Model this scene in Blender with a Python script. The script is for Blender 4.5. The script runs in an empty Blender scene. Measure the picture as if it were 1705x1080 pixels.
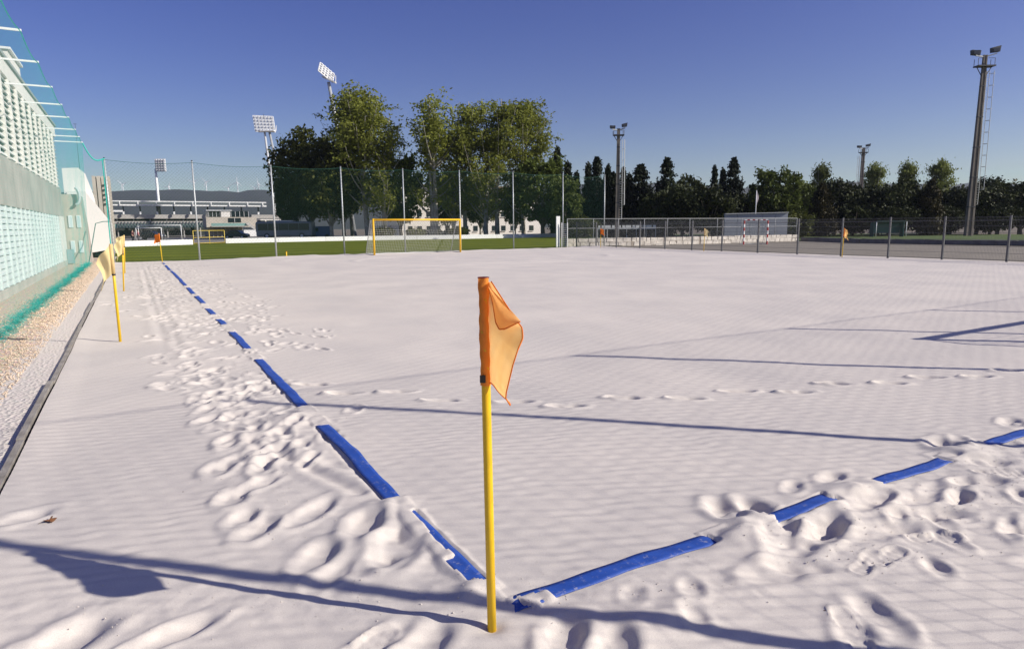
import bpy, math, random
import numpy as np
from mathutils import Vector, Matrix

sc = bpy.context.scene
col = sc.collection
PI = math.pi
# ------------------------------------------------------------------ camera
F, CX, CY = 1085.0, 852.5, 540.0
CAM = np.array([-1.219, -2.308, 1.72])
YAW, PITCH, ROLL = math.radians(30), math.atan(163 / F), math.radians(0.48)
_h = np.array([math.sin(YAW), math.cos(YAW), 0.0])
_fw = _h * math.cos(PITCH) + np.array([0, 0, -math.sin(PITCH)])
_r0 = np.array([math.cos(YAW), -math.sin(YAW), 0.0])
_u0 = np.cross(_r0, _fw)
_rt = _r0 * math.cos(ROLL) - _u0 * math.sin(ROLL)
_up = _u0 * math.cos(ROLL) + _r0 * math.sin(ROLL)
cam = bpy.data.cameras.new('camera')
cam.sensor_width = 36.0
cam.lens = F / 1705 * 36.0
cam.clip_start = 0.05
cam.clip_end = 20000
camo = bpy.data.objects.new('camera', cam)
col.objects.link(camo)
camo.matrix_world = Matrix(((_rt[0], _up[0], -_fw[0], CAM[0]), (_rt[1], _up[1], -_fw[1], CAM[1]),
                            (_rt[2], _up[2], -_fw[2], CAM[2]), (0, 0, 0, 1)))
sc.camera = camo
# ------------------------------------------------------------------ sky, sun, exposure
SUN_EL = math.radians(30.5)
SUN_H = np.array([0.736, -0.677])          # horizontal direction towards the sun
world = bpy.data.worlds.new('World')
sc.world = world
world.use_nodes = True
wn, wl = world.node_tree.nodes, world.node_tree.links
wn.clear()
sky = wn.new('ShaderNodeTexSky')
sky.sky_type = 'NISHITA'
sky.sun_disc = False
sky.sun_elevation = SUN_EL
sky.sun_rotation = math.atan2(SUN_H[0], SUN_H[1])
sky.altitude = 200
sky.air_density = 1.0
sky.dust_density = 0.7
sky.ozone_density = 2.6
hs = wn.new('ShaderNodeHueSaturation')
hs.inputs['Hue'].default_value = 0.537
hs.inputs['Saturation'].default_value = 1.30
bg = wn.new('ShaderNodeBackground')
bg.inputs['Strength'].default_value = 0.073
wo = wn.new('ShaderNodeOutputWorld')
wl.new(sky.outputs[0], hs.inputs['Color'])
wl.new(hs.outputs[0], bg.inputs[0])
wl.new(bg.outputs[0], wo.inputs[0])
sun = bpy.data.lights.new('sun', 'SUN')
sun.energy = 4.55
sun.angle = math.radians(0.53)
sun.color = (1.0, 0.94, 0.855)
suno = bpy.data.objects.new('sun', sun)
col.objects.link(suno)
_sd = Vector((SUN_H[0] * math.cos(SUN_EL), SUN_H[1] * math.cos(SUN_EL), math.sin(SUN_EL)))
suno.rotation_euler = _sd.to_track_quat('Z', 'Y').to_euler()
suno.location = (20, -20, 30)
sc.view_settings.view_transform = 'Standard'
sc.view_settings.look = 'None'
sc.view_settings.gamma = 1.0
sc.view_settings.exposure = 0.38
sc.view_settings.use_curve_mapping = False

rng = np.random.default_rng(7)
random.seed(7)


# ------------------------------------------------------------------ surveying: bearing, height angle and distance -> place
def at(px, py, d):
    """place seen on bearing px at height py, d metres ahead"""
    v = _rt * (px - CX) + _up * (CY - py) + _fw * F
    return CAM + v * (d / float(v @ _h))


def gat(px, d, z=0.0):
    p = at(px, 377.0, d)
    return np.array([p[0], p[1], z])


# ------------------------------------------------------------------ mesh helpers
class MB:
    def __init__(self):
        self.v = []
        self.f = []

    def add(self, vs, fs):
        n = len(self.v)
        self.v += [tuple(map(float, p)) for p in vs]
        self.f += [tuple(i + n for i in q) for q in fs]
        return self

    def box(self, x0, x1, y0, y1, z0, z1):
        return self.add([(x0, y0, z0), (x1, y0, z0), (x1, y1, z0), (x0, y1, z0),
                         (x0, y0, z1), (x1, y0, z1), (x1, y1, z1), (x0, y1, z1)],
                        [(0, 3, 2, 1), (4, 5, 6, 7), (0, 1, 5, 4), (1, 2, 6, 5), (2, 3, 7, 6), (3, 0, 4, 7)])

    def beam(self, p, q, w, h=None, up=(0, 0, 1)):
        h = w if h is None else h
        p, q = np.array(p, float), np.array(q, float)
        d = q - p
        d /= np.linalg.norm(d) + 1e-9
        up = np.array(up, float)
        if abs(d @ up) > .97:
            up = np.array([1.0, 0, 0])
        s = np.cross(d, up)
        s /= np.linalg.norm(s)
        t = np.cross(s, d)
        vs = []
        for c in (p, q):
            for a, b in ((-1, -1), (1, -1), (1, 1), (-1, 1)):
                vs.append(c + s * a * w / 2 + t * b * h / 2)
        return self.add(vs, [(3, 2, 1, 0), (4, 5, 6, 7), (0, 1, 5, 4), (1, 2, 6, 5), (2, 3, 7, 6), (3, 0, 4, 7)])

    def tube(self, pts, rad, n=8, cap=True):
        pts = [np.array(p, float) for p in pts]
        if not hasattr(rad, '__len__'):
            rad = [rad] * len(pts)
        vs, fs = [], []
        prev = None
        for i, p in enumerate(pts):
            d = pts[min(i + 1, len(pts) - 1)] - pts[max(i - 1, 0)]
            d = d / (np.linalg.norm(d) + 1e-9)
            if prev is None:
                a = np.array([0, 0, 1.0]) if abs(d[2]) < .9 else np.array([1.0, 0, 0])
            else:
                a = prev
            s = np.cross(d, a)
            s /= np.linalg.norm(s) + 1e-9
            t = np.cross(s, d)
            prev = t
            for k in range(n):
                w = 2 * PI * k / n
                vs.append(p + (s * math.cos(w) + t * math.sin(w)) * rad[i])
        for i in range(len(pts) - 1):
            for k in range(n):
                a, b = i * n + k, i * n + (k + 1) % n
                fs.append((a, a + n, b + n, b))
        if cap:
            fs.append(tuple(range(n)))
            fs.append(tuple(reversed(range((len(pts) - 1) * n, len(pts) * n))))
        return self.add(vs, fs)

    def prism(self, poly, off):
        """planar polygon extruded by the vector off"""
        n = len(poly)
        a = [np.array(p, float) for p in poly]
        b = [p + np.array(off, float) for p in a]
        return self.add(a + b, [tuple(range(n)), tuple(reversed(range(n, 2 * n)))] +
                        [(i, i + n, (i + 1) % n + n, (i + 1) % n) for i in range(n)])

    def mesh(self, name, mat, smooth=False, origin=(0, 0, 0)):
        me = bpy.data.meshes.new(name)
        o = origin
        me.from_pydata([(p[0] - o[0], p[1] - o[1], p[2] - o[2]) for p in self.v], [], self.f)
        if mat:
            me.materials.append(mat)
        if smooth:
            me.polygons.foreach_set('use_smooth', [True] * len(me.polygons))
        me.validate()
        me.update()
        return me

    def build(self, name, mat, parent=None, smooth=False, origin=None):
        o = origin if origin is not None else (tuple(world_loc(parent)) if parent else (0, 0, 0))
        return link(name, self.mesh(name, mat, smooth, o), parent)


def fixnormals(me):
    import bmesh
    bm = bmesh.new()
    bm.from_mesh(me)
    bmesh.ops.recalc_face_normals(bm, faces=bm.faces)
    bm.to_mesh(me)
    bm.free()


def world_loc(o):
    p = Vector((0, 0, 0))
    while o:
        p = p + o.location
        o = o.parent
    return p


def link(name, data, parent=None):
    o = bpy.data.objects.new(name, data)
    col.objects.link(o)
    o.parent = parent
    return o


def tag(o, label, cat, group=None, kind=None):
    if label:
        o['label'] = label
    if cat:
        o['category'] = cat
    if group:
        o['group'] = group
    if kind:
        o['kind'] = kind
    return o


def thing(name, loc, label, cat, group=None):
    o = link(name, None)
    o.location = [float(c) for c in loc]
    return tag(o, label, cat, group)


def copy_tree(o, parent=None):
    c = o.copy()
    col.objects.link(c)
    c.parent = parent
    for ch in [x for x in col.objects if x.parent == o]:
        copy_tree(ch, c)
    return c


def bigmesh(name, verts, quads, mat, smooth=False, tris=False):
    me = bpy.data.meshes.new(name)
    n = 3 if tris else 4
    verts = np.ascontiguousarray(verts, dtype=np.float32)
    quads = np.ascontiguousarray(quads, dtype=np.int32)
    me.vertices.add(len(verts))
    me.vertices.foreach_set('co', verts.ravel())
    me.loops.add(quads.size)
    me.loops.foreach_set('vertex_index', quads.ravel())
    me.polygons.add(len(quads))
    me.polygons.foreach_set('loop_start', np.arange(0, quads.size, n, dtype=np.int32))
    me.polygons.foreach_set('loop_total', np.full(len(quads), n, dtype=np.int32))
    if smooth:
        me.polygons.foreach_set('use_smooth', np.ones(len(quads), dtype=bool))
    me.materials.append(mat)
    me.update(calc_edges=True)
    return me


def strands(segs, r):
    """segs (N,2,3): thin three-sided cords, returns verts, quads"""
    segs = np.asarray(segs, float)
    p, q = segs[:, 0], segs[:, 1]
    d = q - p
    d /= np.linalg.norm(d, axis=1, keepdims=True) + 1e-9
    a = np.tile(np.array([[0.31, 0.52, 0.79]]), (len(p), 1))
    s = np.cross(d, a)
    s /= np.linalg.norm(s, axis=1, keepdims=True) + 1e-9
    t = np.cross(s, d)
    vs = np.zeros((len(p), 6, 3))
    for k in range(3):
        w = 2 * PI * k / 3
        o = (s * math.cos(w) + t * math.sin(w)) * r
        vs[:, k] = p + o
        vs[:, 3 + k] = q + o
    base = (np.arange(len(p)) * 6)[:, None, None]
    fq = np.array([[0, 1, 4, 3], [1, 2, 5, 4], [2, 0, 3, 5]])[None]
    return vs.reshape(-1, 3), (base + fq).reshape(-1, 4)


# ------------------------------------------------------------------ materials
MATS = {}


def mat(name, c, rough=.6, var=.0, vscale=4.0, bump=0.0, bscale=40.0, metal=0.0, c2=None, spec=None, detail=4.0):
    if name in MATS:
        return MATS[name]
    m = bpy.data.materials.new(name)
    m.use_nodes = True
    nt = m.node_tree
    b = nt.nodes['Principled BSDF']
    b.inputs['Base Color'].default_value = (*c, 1)
    b.inputs['Roughness'].default_value = rough
    b.inputs['Metallic'].default_value = metal
    if spec is not None:
        b.inputs['Specular IOR Level'].default_value = spec
    if var > 0 or c2 is not None or bump > 0:
        g = nt.nodes.new('ShaderNodeNewGeometry')
    if var > 0 or c2 is not None:
        n = nt.nodes.new('ShaderNodeTexNoise')
        n.inputs['Scale'].default_value = vscale
        n.inputs['Detail'].default_value = detail
        n.inputs['Roughness'].default_value = .65
        nt.links.new(g.outputs['Position'], n.inputs['Vector'])
        r = nt.nodes.new('ShaderNodeValToRGB')
        r.color_ramp.elements[0].position = .32
        r.color_ramp.elements[1].position = .68
        cc = c2 if c2 is not None else tuple(x * (1 - var) for x in c)
        r.color_ramp.elements[0].color = (*cc, 1)
        r.color_ramp.elements[1].color = (*c, 1)
        nt.links.new(n.outputs[0], r.inputs[0])
        nt.links.new(r.outputs[0], b.inputs['Base Color'])
    if bump > 0:
        n2 = nt.nodes.new('ShaderNodeTexNoise')
        n2.inputs['Scale'].default_value = bscale
        n2.inputs['Detail'].default_value = 5
        nt.links.new(g.outputs['Position'], n2.inputs['Vector'])
        bp = nt.nodes.new('ShaderNodeBump')
        bp.inputs['Strength'].default_value = bump
        bp.inputs['Distance'].default_value = .02
        nt.links.new(n2.outputs[0], bp.inputs['Height'])
        nt.links.new(bp.outputs[0], b.inputs['Normal'])
    MATS[name] = m
    return m


def streaks(m, amount, dark):
    nt = m.node_tree
    b = nt.nodes['Principled BSDF']
    src = b.inputs['Base Color'].links[0].from_socket
    g = nt.nodes.new('ShaderNodeNewGeometry')
    mp = nt.nodes.new('ShaderNodeMapping')
    mp.inputs['Scale'].default_value = (1.6, 1.6, .12)
    n = nt.nodes.new('ShaderNodeTexNoise')
    n.inputs['Scale'].default_value = 1.5
    n.inputs['Detail'].default_value = 7
    n.inputs['Roughness'].default_value = .7
    r = nt.nodes.new('ShaderNodeValToRGB')
    r.color_ramp.elements[0].position = .5
    r.color_ramp.elements[1].position = .75
    r.color_ramp.elements[1].color = (amount, amount, amount, 1)
    mx = nt.nodes.new('ShaderNodeMix')
    mx.data_type = 'RGBA'
    mx.inputs[7].default_value = (*dark, 1)
    nt.links.new(g.outputs['Position'], mp.inputs[0])
    nt.links.new(mp.outputs[0], n.inputs['Vector'])
    nt.links.new(n.outputs[0], r.inputs[0])
    nt.links.new(r.outputs[0], mx.inputs[0])
    nt.links.new(src, mx.inputs[6])
    nt.links.new(mx.outputs[2], b.inputs['Base Color'])


def cloth_mat(name, c, c2, transl=.45):
    m = bpy.data.materials.new(name)
    m.use_nodes = True
    nt = m.node_tree
    nt.nodes.clear()
    out = nt.nodes.new('ShaderNodeOutputMaterial')
    d = nt.nodes.new('ShaderNodeBsdfDiffuse')
    t = nt.nodes.new('ShaderNodeBsdfTranslucent')
    mx = nt.nodes.new('ShaderNodeMixShader')
    mx.inputs[0].default_value = transl
    tc = nt.nodes.new('ShaderNodeTexCoord')
    n = nt.nodes.new('ShaderNodeTexNoise')
    n.inputs['Scale'].default_value = 9
    n.inputs['Detail'].default_value = 4
    r = nt.nodes.new('ShaderNodeValToRGB')
    r.color_ramp.elements[0].color = (*c2, 1)
    r.color_ramp.elements[1].color = (*c, 1)
    r.color_ramp.elements[0].position = .3
    r.color_ramp.elements[1].position = .7
    nt.links.new(tc.outputs['Object'], n.inputs['Vector'])
    nt.links.new(n.outputs[0], r.inputs[0])
    w = nt.nodes.new('ShaderNodeTexWave')
    w.inputs['Scale'].default_value = 260
    nt.links.new(tc.outputs['Object'], w.inputs['Vector'])
    bp = nt.nodes.new('ShaderNodeBump')
    bp.inputs['Strength'].default_value = .12
    bp.inputs['Distance'].default_value = .001
    nt.links.new(w.outputs[0], bp.inputs['Height'])
    for s in (d, t):
        nt.links.new(r.outputs[0], s.inputs['Color'])
        nt.links.new(bp.outputs[0], s.inputs['Normal'])
    nt.links.new(d.outputs[0], mx.inputs[1])
    nt.links.new(t.outputs[0], mx.inputs[2])
    nt.links.new(mx.outputs[0], out.inputs[0])
    return m


def leaf_mat(name, c, c2, transl=.3, scale=.5):
    m = bpy.data.materials.new(name)
    m.use_nodes = True
    nt = m.node_tree
    nt.nodes.clear()
    out = nt.nodes.new('ShaderNodeOutputMaterial')
    d = nt.nodes.new('ShaderNodeBsdfPrincipled')
    d.inputs['Roughness'].default_value = .55
    d.inputs['Specular IOR Level'].default_value = .12
    t = nt.nodes.new('ShaderNodeBsdfTranslucent')
    mx = nt.nodes.new('ShaderNodeMixShader')
    mx.inputs[0].default_value = transl
    g = nt.nodes.new('ShaderNodeNewGeometry')
    n = nt.nodes.new('ShaderNodeTexNoise')
    n.inputs['Scale'].default_value = scale
    n.inputs['Detail'].default_value = 6
    n.inputs['Roughness'].default_value = .7
    nt.links.new(g.outputs['Position'], n.inputs['Vector'])
    r = nt.nodes.new('ShaderNodeValToRGB')
    r.color_ramp.elements[0].color = (*c2, 1)
    r.color_ramp.elements[1].color = (*c, 1)
    r.color_ramp.elements[0].position = .36
    r.color_ramp.elements[1].position = .64
    nt.links.new(n.outputs[0], r.inputs[0])
    oi = nt.nodes.new('ShaderNodeObjectInfo')
    mr = nt.nodes.new('ShaderNodeMapRange')
    mr.inputs['To Min'].default_value = .75
    mr.inputs['To Max'].default_value = 1.2
    nt.links.new(oi.outputs['Random'], mr.inputs[0])
    vm = nt.nodes.new('ShaderNodeVectorMath')
    vm.operation = 'SCALE'
    nt.links.new(r.outputs[0], vm.inputs[0])
    nt.links.new(mr.outputs[0], vm.inputs['Scale'])
    nt.links.new(vm.outputs[0], d.inputs['Base Color'])
    nt.links.new(vm.outputs[0], t.inputs['Color'])
    nt.links.new(d.outputs[0], mx.inputs[1])
    nt.links.new(t.outputs[0], mx.inputs[2])
    nt.links.new(mx.outputs[0], out.inputs[0])
    return m


def sand_mat():
    m = bpy.data.materials.new('white_sand')
    m.use_nodes = True
    nt = m.node_tree
    N, Lk = nt.nodes.new, nt.links.new
    b = nt.nodes['Principled BSDF']
    b.inputs['Roughness'].default_value = .95
    b.inputs['Specular IOR Level'].default_value = .08
    g = N('ShaderNodeNewGeometry')
    # colour: grains, soft patches, sparse dark specks
    n1 = N('ShaderNodeTexNoise')
    n1.inputs['Scale'].default_value = 330
    n1.inputs['Detail'].default_value = 2
    n2 = N('ShaderNodeTexNoise')
    n2.inputs['Scale'].default_value = .55
    n2.inputs['Detail'].default_value = 5
    r1 = N('ShaderNodeValToRGB')
    r1.color_ramp.elements[0].position = .3
    r1.color_ramp.elements[1].position = .7
    r1.color_ramp.elements[0].color = (.550, .505, .452, 1)
    r1.color_ramp.elements[1].color = (.722, .668, .600, 1)
    r2 = N('ShaderNodeValToRGB')
    r2.color_ramp.elements[0].position = .35
    r2.color_ramp.elements[1].position = .65
    r2.color_ramp.elements[0].color = (.93, .93, .94, 1)
    r2.color_ramp.elements[1].color = (1.04, 1.03, 1.02, 1)
    mul = N('ShaderNodeMix')
    mul.data_type = 'RGBA'
    mul.blend_type = 'MULTIPLY'
    mul.inputs[0].default_value = 1
    vo = N('ShaderNodeTexVoronoi')
    vo.inputs['Scale'].default_value = 3.2
    rv = N('ShaderNodeValToRGB')
    rv.color_ramp.elements[0].position = .012
    rv.color_ramp.elements[1].position = .026
    rv.color_ramp.elements[0].color = (.35, .3, .26, 1)
    rv.color_ramp.elements[1].color = (1, 1, 1, 1)
    mul2 = N('ShaderNodeMix')
    mul2.data_type = 'RGBA'
    mul2.blend_type = 'MULTIPLY'
    mul2.inputs[0].default_value = 1
    for n in (n1, n2, vo):
        Lk(g.outputs['Position'], n.inputs['Vector'])
    Lk(n1.outputs[0], r1.inputs[0])
    Lk(n2.outputs[0], r2.inputs[0])
    Lk(r1.outputs[0], mul.inputs[6])
    Lk(r2.outputs[0], mul.inputs[7])
    Lk(vo.outputs['Distance'], rv.inputs[0])
    Lk(mul.outputs[2], mul2.inputs[6])
    Lk(rv.outputs[0], mul2.inputs[7])
    Lk(mul2.outputs[2], b.inputs['Base Color'])
    # fine relief: grain, small ripples
    n3 = N('ShaderNodeTexNoise')
    n3.inputs['Scale'].default_value = 190
    n3.inputs['Detail'].default_value = 4
    bp = N('ShaderNodeBump')
    bp.inputs['Strength'].default_value = .6
    bp.inputs['Distance'].default_value = .002
    Lk(g.outputs['Position'], n3.inputs['Vector'])
    Lk(n3.outputs[0], bp.inputs['Height'])
    wv = N('ShaderNodeTexWave')
    wv.inputs['Scale'].default_value = 1.9
    wv.inputs['Distortion'].default_value = 3.5
    wv.inputs['Detail'].default_value = 3
    wv.inputs['Detail Scale'].default_value = 1.3
    mp = N('ShaderNodeMapping')
    mp.inputs['Rotation'].default_value = (0, 0, math.radians(66))
    Lk(g.outputs['Position'], mp.inputs[0])
    Lk(mp.outputs[0], wv.inputs['Vector'])
    bp2 = N('ShaderNodeBump')
    bp2.inputs['Strength'].default_value = .22
    bp2.inputs['Distance'].default_value = .006
    Lk(wv.outputs[0], bp2.inputs['Height'])
    Lk(bp.outputs[0], bp2.inputs['Normal'])
    Lk(bp2.outputs[0], b.inputs['Normal'])
    return m


SAND = sand_mat()
WHITE = mat('white_paint', (.78, .78, .76), .5, .08, 3)
GALV = mat('galvanised_steel', (.52, .54, .54), .45, .15, 2, metal=.3)
CONC = mat('weathered_concrete', (.46, .43, .38), .9, .28, .7, .25, 30)
WCONC = mat('white_concrete', (.72, .69, .64), .9, .12, .5, .15, 20)
PLINTH = mat('plinth_concrete', (.55, .51, .45), .9, .3, 1.2, .3, 30)
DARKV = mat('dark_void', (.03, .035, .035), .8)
SLAT = mat('pale_slat', (.70, .70, .66), .7, .1, 1.5)
LATT = mat('lattice_slat', (.60, .66, .64), .7, .12, 1.5)
YELP = mat('yellow_paint', (.80, .50, .010), .38, .08, 6)
YELG = mat('goal_yellow', (.80, .46, .015), .4, .1, 5)
BLUE = mat('blue_tape', (.022, .085, .40), .6, .18, 14, .15, 120)
_nt = BLUE.node_tree
_b = _nt.nodes['Principled BSDF']
_src = _b.inputs['Base Color'].links[0].from_socket
_g = _nt.nodes.new('ShaderNodeNewGeometry')
_n = _nt.nodes.new('ShaderNodeTexNoise')
_n.inputs['Scale'].default_value = 26
_n.inputs['Detail'].default_value = 9
_n.inputs['Roughness'].default_value = .75
_r = _nt.nodes.new('ShaderNodeValToRGB')
_r.color_ramp.elements[0].position = .56
_r.color_ramp.elements[1].position = .72
_r.color_ramp.elements[1].color = (.75, .75, .75, 1)
_m = _nt.nodes.new('ShaderNodeMix')
_m.data_type = 'RGBA'
_m.inputs[7].default_value = (.50, .46, .43, 1)
_nt.links.new(_g.outputs['Position'], _n.inputs['Vector'])
_nt.links.new(_n.outputs[0], _r.inputs[0])
_nt.links.new(_r.outputs[0], _m.inputs[0])
_nt.links.new(_src, _m.inputs[6])
_nt.links.new(_m.outputs[2], _b.inputs['Base Color'])
TEAL = mat('teal_net_cord', (.02, .40, .34), .6)
GREENN = mat('green_net_cord', (.012, .085, .055), .7)
WNET = mat('white_net_cord', (.62, .62, .56), .7)
FENCE = mat('fence_grey', (.10, .10, .105), .5, .15, 2)
WIRE = mat('fence_wire', (.11, .11, .115), .5)
LMET = mat('light_metal', (.55, .56, .56), .45, .1, 2)
DMET = mat('dark_metal', (.045, .045, .05), .5)
LGLASS = mat('lamp_glass', (.06, .06, .065), .15)
STONE = mat('whitewashed_stone', (.74, .68, .60), .9, .4, 2.2, .6, 12)
MORTAR = mat('stone_mortar', (.42, .36, .30), .95, .4, 3, .5, 20)
SHADESTONE = mat('shaded_stone', (.17, .16, .165), .9, .4, 1.5, .4, 10)  # unlit side of the court wall: its shade is put into the colour
GREYP = mat('grey_panel', (.27, .29, .33), .6, .08, 1)
GLASS = mat('dark_glass', (.02, .028, .032), .12)
TARM = mat('tarmac', (.075, .072, .068), .9, .2, 1.5, .2, 40)
COURT = mat('court_surface', (.245, .215, .165), .95, .22, .5, .2, 60)
GRASS = mat('mown_grass', (.085, .125, .018), .9, c2=(.052, .088, .012), vscale=1.3, bump=.6, bscale=60)
EARTH = mat('dry_earth', (.20, .165, .115), .95, .35, .25, .3, 20)
GRAV = mat('gravel_bed', (.56, .43, .31), .95, c2=(.30, .225, .16), vscale=28, bump=.9, bscale=45)
BARK = mat('tree_bark', (.20, .165, .125), .9, .35, 3, .5, 15)
PALEB = mat('pale_bark', (.46, .43, .37), .85, c2=(.20, .18, .14), vscale=2.2, bump=.4, bscale=15)
HILL = mat('hill_scrub', (.030, .038, .026), 1.0, .5, .02, detail=8)

streaks(CONC, .7, (.20, .185, .15))
streaks(WCONC, .45, (.40, .37, .32))
streaks(PLINTH, .6, (.28, .24, .19))
streaks(SLAT, .4, (.42, .41, .37))
streaks(YELP, .35, (.50, .29, .02))


# ------------------------------------------------------------------ noise in numpy
def vnoise(x, y, s, seed):
    r = np.random.default_rng(seed)
    T = r.random((256, 256))
    X, Y = x / s + 1000.0, y / s + 1000.0
    ix, iy = np.floor(X).astype(int), np.floor(Y).astype(int)
    fx, fy = X - ix, Y - iy
    fx = fx * fx * fx * (fx * (fx * 6 - 15) + 10)
    fy = fy * fy * fy * (fy * (fy * 6 - 15) + 10)
    a = T[ix % 256, iy % 256]
    b = T[(ix + 1) % 256, iy % 256]
    c = T[ix % 256, (iy + 1) % 256]
    d = T[(ix + 1) % 256, (iy + 1) % 256]
    return (a * (1 - fx) + b * fx) * (1 - fy) + (c * (1 - fx) + d * fx) * fy - .5


def smooth(a, b, x):
    t = np.clip((x - a) / (b - a), 0, 1)
    return t * t * (3 - 2 * t)


# ------------------------------------------------------------------ THE SETTING
def far_edge(x):
    return 38.55 + .092 * (x + 2.1)


def axis(a, b, h, end, g, start=None, g0=.03):
    v = list(np.arange(a, b + 1e-6, h))
    x, s = v[-1], h
    while x < end - .02:
        s = h + g * (x - b)
        x += s
        v.append(min(x, end))
    if start is not None:
        lo, x, s = [], v[0], h
        while x > start:
            s *= 1 + g0
            x -= s
            lo.append(max(x, start))
        v = lo[::-1] + v
    return np.array(v)


GX = axis(-2.1, 5.4, .0135, 33.0, .010)
GY = axis(-1.35, 5.4, .0135, 38.5, .0058, start=-6.5, g0=.05)
XX, YY0 = np.meshgrid(GX, GY, indexing='ij')
YY = YY0 + smooth(20, 38.5, YY0) * (far_edge(XX) - 38.5)

L_IV = [(.34, 1.27), (1.50, 3.33), (4.06, 6.71), (7.57, 9.35), (10.35, 11.32), (12.15, 13.41), (14.29, 16.19), (16.92, 19.22),
        (19.95, 28.44), (28.91, 33.6), (34.4, 36.2)]
R_IV = [(.17, 1.41), (1.93, 2.50), (2.97, 3.83), (4.49, 5.25), (5.9, 7.4), (8.0, 11.0), (12.0, 20.0), (21.0, 26.0)]


def base_h(x, y):
    return .035 * vnoise(x, y, 2.6, 1) + .016 * vnoise(x, y, .9, 2) + .006 * vnoise(x, y, .38, 3)


def visible(x, y, eps=0.0, ext=0.0):
    """where the tape shows: 1 inside"""
    jy = .07 * vnoise(x, y, .05, 11) + .05 * vnoise(x, y, .13, 12)
    vl = np.zeros_like(x)
    for a, b in L_IV:
        if b < 2:
            edge = np.where(y > .62, .112 + .03 * vnoise(x, y, .11, 13), .05 + .25 * np.clip(.62 - y, 0, 1) * (y < .62) * .3)
        else:
            edge = .03
        vl = np.maximum(vl, ((y + jy > a - ext) & (y + jy < b + ext) & (x > edge - eps) & (x < .165 + eps)).astype(float))
    vr = np.zeros_like(x)
    for a, b in R_IV:
        lowx = (x < .36) & (y < .14 - .2 * (x - .2))
        vr = np.maximum(vr, ((x + jy > a - ext) & (x + jy < b + ext) & (y > .02 - eps) & (y < .155 + eps) & ~lowx).astype(float))
    return np.maximum(vl, vr)


def near_tape(x, y):
    dl = np.exp(-((x - .1) / .10) ** 4) * (y > .1)
    dr = np.exp(-((y - .09) / .10) ** 4) * (x > .1)
    return np.maximum(dl, dr)


BASE = base_h(XX, YY)
# trampled ground along the touchline and the goal line
tramp = np.exp(-((XX + .35 + .1 * np.sin(YY * .9)) / (.42 + .02 * YY)) ** 2) * smooth(.7, 1.5, YY) * (0.55 + .9 * vnoise(XX, YY, .8, 21))
tramp = np.maximum(tramp, .75 * np.exp(-((XX - .55) / .55) ** 2) * smooth(7, 11, YY) * (0.6 + .9 * vnoise(XX, YY, 1.2, 22)))
tramp = np.maximum(tramp, np.exp(-((YY + .28) / .42) ** 2) * smooth(1.2, 1.9, XX) * (1 - .5 * smooth(4, 8, XX)))
tramp = np.maximum(tramp, .8 * np.exp(-((YY - (.15 - .5 * (XX - .3))) / .25) ** 2) * (XX < 1.2) * (XX > -2))
tramp = np.clip(tramp, 0, 1)
H = BASE.copy()
# wind ripples
ang = math.radians(66)
ph = (XX * math.sin(math.radians(20)) + YY * math.cos(math.radians(20)))
warp = .10 * vnoise(XX, YY, .55, 31) + .055 * vnoise(XX, YY, .21, 32)
rip = np.sin(2 * PI * (ph + warp) / .105)
rip2 = np.sin(2 * PI * (XX * .75 + YY * .66 + .05 * vnoise(XX, YY, .3, 35)) / .17)
amp = (.0020 + .0016 * vnoise(XX, YY, 1.4, 33)) * (1 - .85 * tramp)
fade = 1 - smooth(5.0, 14.0, np.hypot(XX + 1.2, YY + 2.3))
H += amp * (rip + .10 * rip2 * smooth(1.0, 3.0, XX + .5 * (-YY))) * fade
H += tramp * (.014 * vnoise(XX, YY, .22, 41) + .007 * vnoise(XX, YY, .085, 42) + .0035 * vnoise(XX, YY, .032, 43))


def win(cx, cy, r):
    i0, i1 = np.searchsorted(GX, [cx - r, cx + r])
    yc = cy if cy < 20 else cy - (far_edge(cx) - 38.5) * float(smooth(20, 38.5, cy))
    j0, j1 = np.searchsorted(GY, [yc - r, yc + r])
    return slice(i0, i1), slice(j0, j1)


def foot(cx, cy, ang, L=.30, Wd=.125, depth=.05, rim=.016):
    s = win(cx, cy, .5)
    x, y = XX[s] - cx, YY[s] - cy
    if x.size == 0:
        return
    u = x * math.cos(ang) + y * math.sin(ang)
    v = -x * math.sin(ang) + y * math.cos(ang)
    seed = int(abs(cx * 131 + cy * 717)) % 997
    u = u + .03 * vnoise(x, y, .13, seed)
    v = v + .022 * vnoise(x, y, .11, seed + 1)
    r = np.sqrt((u / (L * .5)) ** 2 + (v / (Wd * .5)) ** 2)
    pit = -(.55 * (1 - smooth(.05, 1.2, r)) + .45 * (1 - smooth(.55, 1.02, r))) * depth * (1 + .35 * np.sin(u / L * 5.0))
    rm = rim * np.exp(-((r - 1.32) / .30) ** 2) * (.7 + .9 * smooth(-.3, 1.0, -u / L)) * (1 + 1.2 * vnoise(x, y, .12, seed + 2))
    H[s] += pit + rm


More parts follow.
